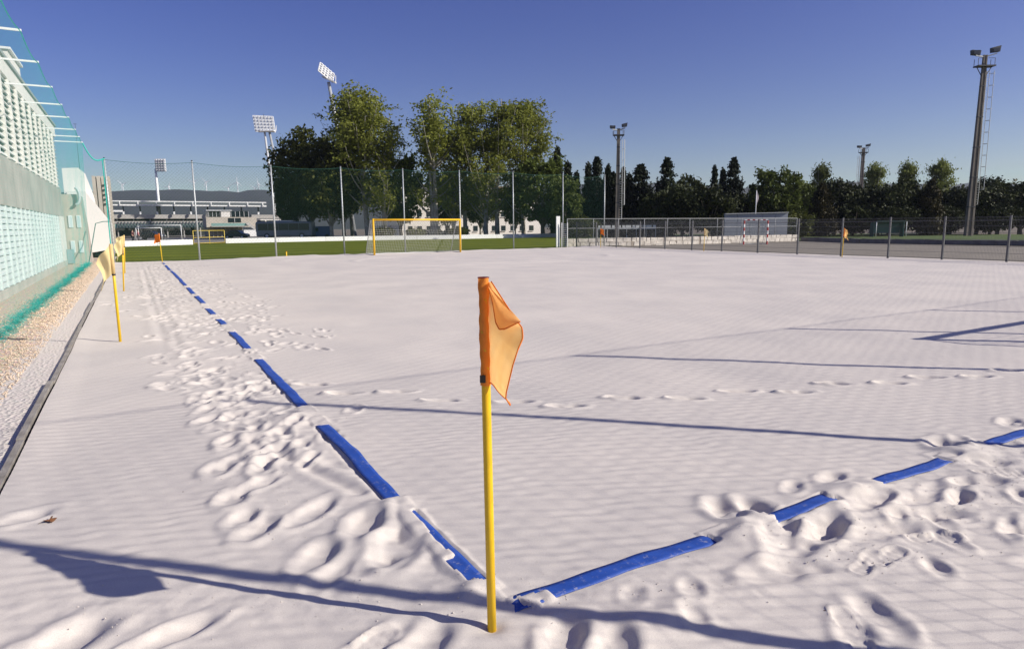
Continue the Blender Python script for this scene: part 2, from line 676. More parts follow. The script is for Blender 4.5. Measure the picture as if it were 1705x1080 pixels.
def sole(cx, cy, ang, L=.29, Wd=.10, depth=.010, half=0):
    """a crisp shoe print with tread bars"""
    s = win(cx, cy, .4)
    x, y = XX[s] - cx, YY[s] - cy
    u = x * math.cos(ang) + y * math.sin(ang)
    v = -x * math.sin(ang) + y * math.cos(ang)
    wd = Wd * .5 * (1 - .30 * np.exp(-((u + .02) / .055) ** 2))
    r = np.maximum(np.abs(u) / (L * .5), 0) ** 4 + (np.abs(v) / wd) ** 4
    ins = 1 - smooth(.55, 1.15, r)
    tread = .0022 * np.clip(1.6 * np.sin(2 * PI * u / .056), -1, 1) * (np.abs(v) > .008)
    if half:
        ins = ins * (u * half > -.02)
    H[s] = H[s] * (1 - ins) + ins * (.8 * BASE[s] + .2 * H[s] - depth + tread) + .008 * np.exp(-((r - 1.7) / .5) ** 2)


def mound(cx, cy, ang, a, b, h):
    s = win(cx, cy, 3 * max(a, b))
    x, y = XX[s] - cx, YY[s] - cy
    u = x * math.cos(ang) + y * math.sin(ang)
    v = -x * math.sin(ang) + y * math.cos(ang)
    H[s] += h * np.exp(-(u / a) ** 2 - (v / b) ** 2) * (1 + .7 * vnoise(x, y, .11, int(abs(cx * 99 + cy * 13)) % 91))


rd = random.Random(11)
# single line of steps across the pitch
for i, (x, y) in enumerate([(.39, 4.93), (.59, 4.34), (1.1, 4.11), (1.35, 3.53), (1.94, 3.09), (2.27, 2.68), (2.93, 2.63), (3.47, 2.3), (4.14, 2.25),
                            (4.63, 1.91), (5.29, 1.94), (5.84, 1.63), (6.46, 1.58), (6.93, 1.28), (7.56, 1.25), (8.2, .95), (8.9, .8)]):
    foot(x, y, math.atan2(-.47, .88) + rd.uniform(-.15, .15), .33, .13, .046, .012)
    foot(x - .10, y + .06, math.atan2(-.47, .88), .19, .10, .020, .006)
# deep prints beside the flag and along the touchline
for x, y, a, L, w, d in [(-.8, 2.68, 1.2, .30, .17, .055), (-.76, 4.04, 1.0, .3, .15, .05), (-.67, 3.3, 1.1, .3, .15, .055), (-.51, 2.57, .9, .3, .14, .04),
                         (-.59, 2.22, .7, .32, .14, .045), (-.78, 2.05, 1.2, .28, .17, .055), (-.78, 1.69, 1.1, .28, .15, .05), (-.72, 1.52, .9, .30, .17, .05),
                         (-.39, 1.6, .75, .42, .15, .05), (-.16, 1.27, .95, .44, .2, .075), (-.08, .93, 1.1, .42, .24, .08), (-.5, 1.02, .8, .33, .17, .05),
                         (-.48, .80, .6, .3, .15, .035), (-.26, .80, .5, .3, .16, .04), (-1.62, .84, .6, .42, .22, .07), (-1.22, .66, .35, .40, .13, .055),
                         (-1.92, 2.41, .5, .32, .16, .04), (-.41, .16, .3, .28, .13, .03), (-.30, .04, .6, .33, .18, .05), (.23, -.22, .8, .34, .17, .06),
                         (.36, -.40, .8, .33, .17, .05), (-.55, .1, .3, .3, .13, .03),
                         (1.80, .32, 1.0, .30, .22, .085), (1.98, .24, 1.4, .27, .20, .085), (2.10, -.16, .3, .46, .17, .085), (1.83, -.05, .4, .40, .16, .05), (2.82, .30, .2, .30, .13, .05),
                         (1.72, -.22, .2, .40, .19, .065), (2.4, -.34, -.3, .40, .14, .045), (2.84, -.36, -.4, .42, .15, .055), (1.45, -.33, -.2, .34, .18, .045),
                         (1.60, -.36, -.6, .30, .14, .05), (4.26, .29, .2, .34, .22, .085), (4.07, -.09, -.4, .4, .14, .045), (3.63, -.27, -.4, .38, .14, .04),
                         (3.49, -.19, .2, .36, .13, .035), (5.36, .30, .3, .36, .15, .05), (3.46, -.56, -.5, .36, .14, .04), (2.69, -.06, .1, .50, .15, .055),
                         (2.95, -.20, -.1, .42, .14, .04), (.96, -.22, .9, .17, .11, .028), (.80, -.40, .9, .17, .11, .028), (.68, -.13, .8, .15, .10, .02),
                         (5.6, .0, .2, .36, .15, .04), (4.7, -.3, -.3, .36, .15, .04), (5.1, -.2, .4, .36, .15, .05), (2.45, .33, .4, .24, .11, .03),
                         (3.1, -.75, .3, .32, .14, .035), (2.75, -.95, -.2, .32, .14, .03), (4.2, -.6, .2, .36, .15, .03), (1.35, -.80, .7, .36, .14, .035), (1.53, -.80, 1.1, .34, .15, .045)]:
    foot(x, y, a, L * 1.05, w * 1.1, d * .58, d * .16)
mound(1.62, .02, .3, .26, .12, .05)
mound(2.72, .10, -.2, .26, .10, .05)
mound(2.35, .03, -.2, .16, .08, .03)
mound(4.15, .08, 0, .26, .12, .045)
mound(.00, 1.40, .6, .13, .11, .045)
mound(-.13, 1.02, .9, .10, .22, .03)
mound(.05, .30, .7, .12, .09, .03)
mound(-.05, 3.7, .6, .25, .18, .04)
mound(.6, -.35, .2, .3, .12, .03)
# crowds of prints
for k in range(640):
    y = 2.3 + 35 * rd.random() ** 1.08
    c = -.45 + .25 * math.sin(y * .7)
    if y > 7 and rd.random() < .38:
        c = .75 + .1 * math.sin(y)
    x = rd.gauss(c, .21 + .015 * y)
    if x < -1.9 or (x < -1.1 and rd.random() < .6):
        continue
    big = 1 + y * .012
    foot(x, y, rd.choice([0.2, 1.3, 1.6, 1.0]) + rd.gauss(0, .5), rd.uniform(.2, .34) * big, rd.uniform(.1, .17) * big, rd.uniform(.008, .024), .006)
for k in range(75):
    x = rd.uniform(1.6, 9)
    y = rd.gauss(-.35, .35)
    foot(x, y, rd.gauss(.1, .6), rd.uniform(.2, .33), rd.uniform(.1, .14), rd.uniform(.008, .026), .006)
for k in range(70):
    x, y = rd.uniform(-1.9, -.2), rd.uniform(9, 36)
    foot(x, y, rd.gauss(.2, .6), .32, .14, .03, .01)
for x, y, a, hf in [(1.93, -.50, .25, 0), (2.52, -.52, -.45, 0), (1.33, -.80, .95, 0), (3.9, -.22, -.5, 0), (-.52, .16, .35, 0), (2.08, -.52, .1, 1), (3.3, -1.0, .8, 0)]:
    sole(x, y, a)
# drag marks beside the touchline
for x0, y0, x1, y1, w, d in [(-.55, 3.3, -.05, 1.75, .05, .02), (-.9, 30, -.9, 9, .08, .013), (-.72, 33, -.75, 8, .06, .010)]:
    t = np.clip(((XX - x0) * (x1 - x0) + (YY - y0) * (y1 - y0)) / ((x1 - x0) ** 2 + (y1 - y0) ** 2), 0, 1)
    dd = np.hypot(XX - x0 - t * (x1 - x0) + .05 * np.sin(YY * 1.1) * (d > .02), YY - y0 - t * (y1 - y0))
    H += -d * np.exp(-(dd / w) ** 2) + d * .5 * np.exp(-((dd - 2 * w) / w) ** 2)
# raked arcs far out on the pitch
for cx, cy, R in [(14.5, 30.0, 6.0), (14.5, 31.5, 9.5)]:
    dd = np.hypot(XX - cx, (YY - cy) * 1.3) - R
    H += .035 * np.exp(-(dd / .22) ** 2) * smooth(-.1, .25, vnoise(XX, YY, 4.0, 61)) * (YY > 20)
# sand under and over the tape
TAPEZ = BASE + .012 * vnoise(XX, YY, .3, 71) + .006
nt_ = near_tape(XX, YY)
V = visible(XX, YY)
V2 = visible(XX, YY, .09)
VE = visible(XX, YY, .05, .24)
lane = (XX > .03) & (XX < .168) & (YY > .15) | (YY > .02) & (YY < .158) & (XX > .15)
cover = TAPEZ + .010 + .012 * (.5 + vnoise(XX, YY, .07, 72))
H = np.where((V < .5) & (np.maximum(VE, V2) > .5) & lane, np.maximum(H, cover - .006), H)
VW, VS = visible(XX, YY, .18, .30), visible(XX, YY, .20)
_dx = np.where(XX < .18, np.maximum(.05 - XX, 0), XX - .145)
_dy = np.where(YY < .17, np.maximum(.04 - YY, 0), YY - .135)
_dd = np.where(YY > .3, np.abs(_dx), np.abs(_dy)) if False else np.minimum(np.where(YY > .2, np.abs(_dx), 9), np.where(XX > .2, np.abs(_dy), 9))
H = np.where((VW > .5) & (VS < .5) & (_dd < .17), np.maximum(H, cover - .006 - .30 * _dd * (1 + vnoise(XX, YY, .12, 79))), H)
_dl = np.maximum(.05 - XX, 0) + np.maximum(XX - .15, 0)
H = np.where((V < .5) & (YY < 1.5) & (YY > .25) & (XX < .2) & (_dl < .2), np.maximum(H, cover - .42 * _dl * (1 + .8 * vnoise(XX, YY, .15, 78))), H)
_dr = np.maximum(.04 - YY, 0)
H = np.where((V < .5) & (np.maximum(VE, V2) < .5) & (XX > .3) & (XX < 5) & (_dr < .2) & (YY < .14), np.maximum(H, cover - .012 - .4 * _dr), H)
H = np.where(V > .5, np.minimum(H, TAPEZ - .003), H)
# a scoured groove along the tape's shaded edge
H -= .012 * np.exp(-((XX - .028) / .018) ** 2) * ((YY > 1.5) & (YY < 3.3) | (YY > 4.3) & (YY < 5.6)) * (.6 + vnoise(XX, YY, .4, 77))
H -= .02 * np.exp(-(np.hypot(XX, YY) / .045) ** 2)
# borders: the sheet dips under its edging
H += .03 * vnoise(XX, YY, 1.5, 81) * smooth(30, 37, YY0)
H += (.05 + .06 * vnoise(XX, YY, .7, 82)) * smooth(36.6, 37.8, YY0) * smooth(2, 6, XX)
H -= .16 * smooth(38.25, 38.5, YY0) + .14 * smooth(32.6, 33.0, XX) - .012 * (1 - smooth(-2.1, -1.80, XX))
nx, ny = H.shape
verts = np.stack([XX, YY, H], -1).reshape(-1, 3)
idx = np.arange(nx * ny).reshape(nx, ny)
quads = np.stack([idx[:-1, :-1], idx[1:, :-1], idx[1:, 1:], idx[:-1, 1:]], -1).reshape(-1, 4)
sand = link('sand', bigmesh('sand', verts, quads, SAND, True))
sand['kind'] = 'structure'


n = 2600
_cx, _cy = [], []
while len(_cx) < n:
    qx, qy = rd.uniform(-1.6, 5.2), rd.uniform(-1.2, 6.5)
    if tramp[min(np.searchsorted(GX, qx), nx - 1), min(np.searchsorted(GY, qy), ny - 1)] > rd.uniform(.15, 1.0):
        _cx.append(qx)
        _cy.append(qy)
_cx, _cy = np.array(_cx), np.array(_cy)
_cz = H[np.clip(np.searchsorted(GX, _cx), 0, nx - 1), np.clip(np.searchsorted(GY, _cy), 0, ny - 1)]
_r = .0012 + .0036 * rng.random(n) ** 3
_ov = np.array([[1, 0, 0], [0, 1, 0], [-1, 0, 0], [0, -1, 0], [0, 0, .8], [0, 0, -.8]])
_of = np.array([[0, 1, 4], [1, 2, 4], [2, 3, 4], [3, 0, 4], [1, 0, 5], [2, 1, 5], [3, 2, 5], [0, 3, 5]])
_v = _ov[None] * _r[:, None, None] * rng.uniform(.6, 1.4, (n, 6, 1)) + np.stack([_cx, _cy, _cz + _r * .4], -1)[:, None]
o = link('sand_crumbs', bigmesh('sand_crumbs', _v.reshape(-1, 3), (_of[None] + (np.arange(n) * 6)[:, None, None]).reshape(-1, 3), SAND, tris=True))
tag(o, 'small crumbs of white sand scattered round the footprints', 'sand', kind='stuff')


def hz(x, y):
    x = float(min(max(x, GX[0]), GX[-1]))
    yy = y if y < 20 else y - (far_edge(x) - 38.5) * float(smooth(20, 38.5, y))
    return float(H[min(np.searchsorted(GX, x), nx - 1), min(np.searchsorted(GY, yy), ny - 1)])


def struct(name, m, material, smooth_=False):
    o = m.build(name, material, None, smooth_)
    o['kind'] = 'structure'
    return o


struct('ground', MB().add([(-7000, -7000, -.30), (7000, -7000, -.30), (7000, 7000, -.30), (-7000, 7000, -.30)], [(0, 1, 2, 3)]), EARTH)
# grass pitch between the sand and the white boards
g = MB()
gy = [0.0, .3, .6, 1.0]
pts0 = [(-2.2, 37.9), (6, 38.6), (15, 39.4), (24, 40.2), (32.6, 41.2)]
pts1 = [(-6, 78.5), (9, 88), (28.85, 91), (41.5, 88.5), (62, 90)]
vs = [(a[0] + (b[0] - a[0]) * t, a[1] + (b[1] - a[1]) * t, -.07) for t in gy for a, b in zip(pts0, pts1)]
fs = [(r * 5 + c, r * 5 + c + 1, r * 5 + c + 6, r * 5 + c + 5) for r in range(3) for c in range(4)]
struct('grass_pitch', g.add(vs, fs), None)
gm = bpy.data.materials.new('pitch_grass')
gm.use_nodes = True
nt = gm.node_tree
b = nt.nodes['Principled BSDF']
b.inputs['Roughness'].default_value = .9
b.inputs['Specular IOR Level'].default_value = .15
ge = nt.nodes.new('ShaderNodeNewGeometry')
no = nt.nodes.new('ShaderNodeTexNoise')
no.inputs['Scale'].default_value = .35
no.inputs['Detail'].default_value = 10
no.inputs['Roughness'].default_value = .75
wv = nt.nodes.new('ShaderNodeTexWave')
wv.bands_direction = 'Y'
wv.inputs['Scale'].default_value = .055
wv.inputs['Distortion'].default_value = .6
mxn = nt.nodes.new('ShaderNodeMath')
mxn.operation = 'MULTIPLY_ADD'
mxn.inputs[1].default_value = .25
rp = nt.nodes.new('ShaderNodeValToRGB')
rp.color_ramp.elements[0].position = .38
rp.color_ramp.elements[1].position = .85
rp.color_ramp.elements[0].color = (.075, .100, .005, 1)
rp.color_ramp.elements[1].color = (.160, .185, .014, 1)
bpn = nt.nodes.new('ShaderNodeBump')
bpn.inputs['Strength'].default_value = .9
bpn.inputs['Distance'].default_value = .05
n5 = nt.nodes.new('ShaderNodeTexNoise')
n5.inputs['Scale'].default_value = 14
n5.inputs['Detail'].default_value = 6
for n_ in (no, wv, n5):
    nt.links.new(ge.outputs['Position'], n_.inputs['Vector'])
nt.links.new(wv.outputs['Fac'], mxn.inputs[0])
nt.links.new(no.outputs[0], mxn.inputs[2])
nt.links.new(mxn.outputs[0], rp.inputs[0])
nt.links.new(rp.outputs[0], b.inputs['Base Color'])
nt.links.new(n5.outputs[0], bpn.inputs['Height'])
nt.links.new(bpn.outputs[0], b.inputs['Normal'])
bpy.data.objects['grass_pitch'].data.materials.append(gm)
# grass blades where the turf meets the sand
n = 14000
bx = rng.uniform(-2.1, 32.5, n)
by = far_edge(bx) - .15 + np.abs(rng.normal(0, 1.3, n))
hh = rng.uniform(.03, .09, n)
aa = rng.uniform(0, 2 * PI, n)
w_ = rng.uniform(.008, .016, n)
dx, dy = np.cos(aa) * w_, np.sin(aa) * w_
lx, ly = rng.normal(0, .03, n), rng.normal(0, .03, n)
bv = np.stack([np.stack([bx - dx, by - dy, np.full(n, -.08)], -1), np.stack([bx + dx, by + dy, np.full(n, -.08)], -1),
               np.stack([bx + lx, by + ly, -.07 + hh], -1)], 1).reshape(-1, 3)
o = link('grass_fringe', bigmesh('grass_fringe', bv, np.arange(3 * n).reshape(-1, 3), GRASS, tris=True))
tag(o, 'short green grass blades where the pitch meets the sand', 'grass', kind='stuff')
# gravel side strip with loose stones
m = MB()
ys = np.arange(-6, 48.1, 1.5)
xs = [-7.0, -4.3, -3.4, -2.7, -2.35, -2.15]
gv = [(x, y, -.022 + (.01 if x < -2.6 else 0) + .010 * rd.uniform(-1, 1)) for y in ys for x in xs]
gf = [(r * 6 + c, r * 6 + c + 1, r * 6 + c + 7, r * 6 + c + 6) for r in range(len(ys) - 1) for c in range(5)]
struct('gravel_strip', m.add(gv, gf), None, True)
gmat = bpy.data.materials.new('sandy_gravel')
gmat.use_nodes = True
nt = gmat.node_tree
b = nt.nodes['Principled BSDF']
b.inputs['Roughness'].default_value = .95
b.inputs['Specular IOR Level'].default_value = .1
ge = nt.nodes.new('ShaderNodeNewGeometry')
sp = nt.nodes.new('ShaderNodeSeparateXYZ')
no = nt.nodes.new('ShaderNodeTexNoise')
no.inputs['Scale'].default_value = 2.0
no.inputs['Detail'].default_value = 8
ma = nt.nodes.new('ShaderNodeMath')
ma.operation = 'MULTIPLY_ADD'
ma.inputs[1].default_value = .75
rp = nt.nodes.new('ShaderNodeValToRGB')
rp.color_ramp.elements[0].position = 0
rp.color_ramp.elements[1].position = 1
mr = nt.nodes.new('ShaderNodeMapRange')
mr.inputs['From Min'].default_value = -2.44
mr.inputs['From Max'].default_value = -2.17
rp.color_ramp.elements[0].color = (.68, .56, .44, 1)
rp.color_ramp.elements[1].color = (.66, .60, .54, 1)
n6 = nt.nodes.new('ShaderNodeTexVoronoi')
n6.inputs['Scale'].default_value = 26
mm = nt.nodes.new('ShaderNodeMix')
mm.data_type = 'RGBA'
mm.blend_type = 'MULTIPLY'
mm.inputs[0].default_value = .55
bpn = nt.nodes.new('ShaderNodeBump')
bpn.inputs['Strength'].default_value = .8
bpn.inputs['Distance'].default_value = .02
nt.links.new(ge.outputs['Position'], sp.inputs[0])
nt.links.new(ge.outputs['Position'], no.inputs['Vector'])
nt.links.new(ge.outputs['Position'], n6.inputs['Vector'])
nt.links.new(no.outputs[0], ma.inputs[0])
nt.links.new(sp.outputs[0], ma.inputs[2])
nt.links.new(ma.outputs[0], mr.inputs[0])
nt.links.new(mr.outputs[0], rp.inputs[0])
nt.links.new(rp.outputs[0], mm.inputs[6])
nt.links.new(n6.outputs['Color'], mm.inputs[7])
sub = nt.nodes.new('ShaderNodeMath')
sub.operation = 'MULTIPLY_ADD'
sub.inputs[1].default_value = -.32
sub.inputs[2].default_value = .36
nt.links.new(mr.outputs[0], sub.inputs[0])
nt.links.new(sub.outputs[0], mm.inputs[0])
nt.links.new(mm.outputs[2], b.inputs['Base Color'])
nt.links.new(n6.outputs['Distance'], bpn.inputs['Height'])
nt.links.new(bpn.outputs[0], b.inputs['Normal'])
bpy.data.objects['gravel_strip'].data.materials.append(gmat)
n = 9000
sx = np.clip(-2.75 - np.abs(rng.normal(0, .5, n)) + .25, -4.1, -2.48)
sy = 3.5 + 36 * rng.random(n) ** 1.5
sr = rng.uniform(.006, .016, n) * (1 + (sy > 12) * .5)
sz = -.022 + .01 * (sx < -2.6)
octv = np.array([[1, 0, 0], [0, 1, 0], [-1, 0, 0], [0, -1, 0], [0, 0, .7], [0, 0, -.7]])
octf = np.array([[0, 1, 4], [1, 2, 4], [2, 3, 4], [3, 0, 4], [1, 0, 5], [2, 1, 5], [3, 2, 5], [0, 3, 5]])
ov = octv[None] * sr[:, None, None] * rng.uniform(.6, 1.5, (n, 6, 1)) + np.stack([sx, sy, sz + .012], -1)[:, None]
of = octf[None] + (np.arange(n) * 6)[:, None, None]
o = link('gravel', bigmesh('gravel', ov.reshape(-1, 3), of.reshape(-1, 3), mat('gravel_stone', (.78, .63, .48), .9, c2=(.50, .38, .27), vscale=9), tris=True))
tag(o, 'loose beige gravel beside the concrete building', 'gravel', kind='stuff')
# kerb of edging boards
kerb = link('kerb', None)
kerb['kind'] = 'structure'
KM = mat('edging_board', (.36, .33, .29), .85, c2=(.22, .195, .165), vscale=5, bump=.4, bscale=50)
y = -3.0
k = 0
while y < 37:
    ln = 2.4 + .2 * math.sin(k * 2.1)
    dx = .012 * math.sin(k * 1.7)
    MB().box(-2.166 + dx, -2.118 + dx, y + .006, y + ln - .006, -.16, .024 + .008 * math.sin(k * 2.9)).build('edging_board', KM, kerb)
    y += ln
    k += 1
# court, paved forecourt and side grass on the right
struct('hard_court', MB().add([(32.7, -12, -.10), (58.5, 5, -.10), (57.5, 34.5, -.10), (61, 43.5, -.10), (32.2, 46, -.10)], [(0, 1, 2, 3, 4)]), COURT)
struct('side_grass', MB().add([(58.5, -12, -.06), (100, -12, -.06), (115, 60, -.06), (61, 43.5, -.06), (57.5, 34.5, -.06), (58.5, 5, -.06)], [(0, 1, 2, 3, 4, 5)]), GRASS)
struct('back_grass', MB().add([(32.2, 46.2, -.055), (61, 44.2, -.055), (115, 60, -.055), (90, 92, -.055), (62, 90, -.055), (32.6, 43, -.055)], [(0, 1, 2, 3, 4, 5)]), GRASS)
struct('car_park', MB().add([(-40, 92.5, -.05), (75, 92.5, -.05), (60, 150, -.05), (-60, 165, -.05)], [(0, 1, 2, 3)]), mat('car_park_surface', (.23, .21, .19), .95, .25, .4, .2, 20))

# hills
hv, hf = [], []
azs = np.linspace(-50, 55, 160)
rows = [900, 1300, 1700, 2100, 2400, 2700, 3100]
zz = [-1, 12, 45, 95, 140, 128, 100]
for a in azs:
    dirv = np.array([math.sin(YAW + math.radians(a)), math.cos(YAW + math.radians(a))])
    k1 = float(vnoise(np.array([a * 1.0]), np.array([0.0]), 9.0, 91)[0])
    k2 = float(vnoise(np.array([a * 1.0]), np.array([5.0]), 1.5, 92)[0])
    k3 = float(vnoise(np.array([a * 1.0]), np.array([9.0]), .7, 93)[0])
    for r, z in zip(rows, zz):
        hv.append((CAM[0] + dirv[0] * r / math.cos(math.radians(a)) , CAM[1] + dirv[1] * r / math.cos(math.radians(a)), z * (1 + .12 * k1 + .10 * k2 + .04 * k3) if z > 0 else -1))
nr = len(rows)
for i in range(len(azs) - 1):
    for j in range(nr - 1):
        hf.append((i * nr + j, (i + 1) * nr + j, (i + 1) * nr + j + 1, i * nr + j + 1))
struct('hills', MB().add(hv, hf), HILL, True)

# ------------------------------------------------------------------ BLUE LINE TAPES
def tape(name, along_y, ivs, lo, hi, label):
    vs, fs = [], []
    n = 5
    for a, b in ivs:
        a2, b2 = a - .16, b + .16
        k = max(6, int((b2 - a2) / .035)) if a < 8 else max(8, int((b2 - a2) / .1))
        st = len(vs)
        for i in range(k + 1):
            t = a2 + (b2 - a2) * i / k
            wob = .006 * math.sin(t * 3.1) + .004 * math.sin(t * 8.3)
            for j in range(n):
                q = lo + (hi - lo) * j / (n - 1) + wob
                x, y = (q, t) if along_y else (t, q)
                xa, ya = np.array([x]), np.array([y])
                z = float((base_h(xa, ya) + .012 * vnoise(xa, ya, .3, 71))[0]) + .006 + .0025 * math.sin(t * 17 + j)
                end = min(t - a2, b2 - t)
                z -= .05 * (1 - min(1, end / .16))
                vs.append((x, y, z))
        for i in range(k):
            for j in range(n - 1):
                q = st + i * n + j
                fs.append((q, q + 1, q + n + 1, q + n) if along_y else (q, q + n, q + n + 1, q + 1))
    o = link(name, MB().add(vs, fs).mesh(name, BLUE, True))
    md = o.modifiers.new('thickness', 'SOLIDIFY')
    md.thickness = .003
    md.offset = 1
    return tag(o, label, 'line tape')


tape('line_tape', True, L_IV, .045, .152, 'blue line tape half buried in sand, running away beside the trampled track')
tape('line_tape', False, R_IV, .035, .142, 'blue line tape half buried in sand, running right from the near flag')


# ------------------------------------------------------------------ FLAGS
def hem(pts, r, mat_, parent, name='hem', origin=None):
    return MB().tube(pts, r, 6).build(name, mat_, parent, True, origin)


CLOTH_OR = cloth_mat('flag_cloth_orange', (1.0, .63, .25), (1.0, .57, .19), .55)
CLOTH_HEM = cloth_mat('flag_hem_orange', (.95, .32, .06), (.88, .26, .04), .35)
CLOTH_PALE = cloth_mat('flag_cloth_pale', (.95, .80, .45), (.90, .72, .36), .45)
CLOTH_RED = cloth_mat('flag_cloth_red_orange', (.88, .25, .05), (.80, .20, .03), .4)

fr = thing('corner_flag', (0, 0, 0), 'large orange corner flag on a yellow pole in the foreground', 'flag')
LEAN = np.array([.028, .075, 1.0])


def pole_pt(z, off=(0, 0, 0)):
    return LEAN * z + np.array([0, 0, 0]) + np.array(off)


MB().tube([pole_pt(-.12), pole_pt(.5), pole_pt(1.05), pole_pt(1.46)], .0195, 20).build('pole', YELP, fr, True)
# frame of the cloth: right of camera and towards the camera
ER = np.array([math.cos(YAW), -math.sin(YAW), 0])
ET = np.array([-math.sin(YAW) * .93, -math.cos(YAW) * .93, 0])
Z_ = np.array([0, 0, 1.0])
# sleeve round the pole
sl = MB()
nz, na = 30, 20
vs = []
for i in range(nz + 1):
    z = 1.045 + (1.492 - 1.045) * i / nz
    for k in range(na):
        a = 2 * PI * k / na
        r = .0222 + .0018 * math.sin(3 * a + z * 25) + .0015 * math.sin(z * 90 + a)
        vs.append(pole_pt(z, (r * math.cos(a), r * math.sin(a), 0)))
fs = [(i * na + k, i * na + (k + 1) % na, (i + 1) * na + (k + 1) % na, (i + 1) * na + k) for i in range(nz) for k in range(na)]
sl.add(vs, fs)
sl.build('sleeve', cloth_mat('flag_sleeve', (.95, .38, .08), (.88, .30, .05), .25), fr, True)
tb = MB()
rim_ = [pole_pt(1.492, (.023 * math.cos(a), .023 * math.sin(a), 0)) for a in np.linspace(0, 2 * PI, 21)]
tb.tube(rim_, .0025, 6, False)
tb.build('sleeve_rim', mat('rim_dark_red', (.22, .03, .02), .6), fr, True)
MB().tube([pole_pt(1.462), pole_pt(1.466)], [.0194, .0194], 20).build('pole_cap', mat('pole_cap_white', (.7, .7, .68), .5), fr)
cl = MB()
q_ = pole_pt(1.0) * 0 + pole_pt(1.076) - ER * .012 + ET * .024
cl.prism([q_ - ER * .012 - Z_ * .016, q_ + ER * .012 - Z_ * .016, q_ + ER * .012 + Z_ * .016, q_ - ER * .012 + Z_ * .016], ET * .006)
cl.build('clamp', mat('clamp_black', (.02, .02, .02), .5), fr)

# main sheet: rows down the hoist, columns outwards; (right, towards camera, drop) in metres
NS, NT = 26, 44
prof = [  # t, right reach, camera reach, extra drop at the fly
    (0.00, .010, .010, .000), (.08, .050, .055, .022), (.20, .100, .105, .040), (.30, .136, .150, .042), (.38, .136, .185, .040), (.48, .112, .205, .040),
    (.60, .090, .205, .045), (.72, .076, .195, .050), (.84, .066, .175, .055), (.93, .066, .140, .055), (1.0, .086, .105, .066)]


def interp(t, k):
    ts = [p[0] for p in prof]
    return float(np.interp(t, ts, [p[k] for p in prof]))


vs = []
for i in range(NT + 1):
    t = i / NT
    R_, T_, D_ = interp(t, 1), interp(t, 2) * 1.25, interp(t, 3)
    z0 = 1.478 - t * .420
    for j in range(NS + 1):
        s = j / NS
        fold = .016 * math.sin(s * PI * 2.2 + t * 2.5) * s + .008 * math.sin(s * 9 + t * 7) * s
        right = .017 + R_ * (s ** .9) + fold * .5
        tow = .010 + T_ * s ** 1.15 - .028 * math.sin(PI * s) * (1 - t) + fold
        drop = D_ * s ** 1.3 + .008 * math.sin(PI * s)
        vs.append(pole_pt(z0) + ER * right + ET * tow - np.array([0, 0, drop]))
fs = [(i * (NS + 1) + j, i * (NS + 1) + j + 1, (i + 1) * (NS + 1) + j + 1, (i + 1) * (NS + 1) + j) for i in range(NT) for j in range(NS)]
sheet = MB().add(vs, fs).build('flag_cloth', CLOTH_OR, fr, True)
G = lambda i, j: np.array(vs[i * (NS + 1) + j])
hem([G(i, NS) for i in range(NT + 1)] + [G(NT, j) for j in range(NS, -1, -2)], .0027, CLOTH_HEM, sheet, origin=(0, 0, 0))
# the corner folded back over itself
fl = MB()
NF = 26
fv = []
for i in range(NF + 1):
    a = i / NF
    top = pole_pt(1.470) + ER * (.022 + .128 * a) + ET * (.03 + .155 * a) - Z_ * (.012 + .122 * a ** 1.05)
    er_ = float(np.interp(a, [0, .25, .5, .68, .78, .88, 1], [.022, .040, .052, .066, .090, .122, .150]))
    ez_ = float(np.interp(a, [0, .25, .5, .68, .78, .88, 1], [.012, .075, .148, .172, .168, .150, .134]))
    edge = pole_pt(1.470) + ER * er_ + ET * (.045 + .17 * a) - Z_ * ez_
    for j in range(9):
        s = j / 8
        p = top * (1 - s) + edge * s + ET * (.022 * math.sin(PI * s))
        fv.append(p)
fl.add(fv, [(i * 9 + j, i * 9 + j + 1, (i + 1) * 9 + j + 1, (i + 1) * 9 + j) for i in range(NF) for j in range(8)])
flap = fl.build('folded_corner', CLOTH_OR, fr, True)
fr.scale = (1, 1, 1.012)
hem([np.array(fv[i * 9 + 8]) for i in range(NF + 1)], .0028, CLOTH_HEM, flap, origin=(0, 0, 0))


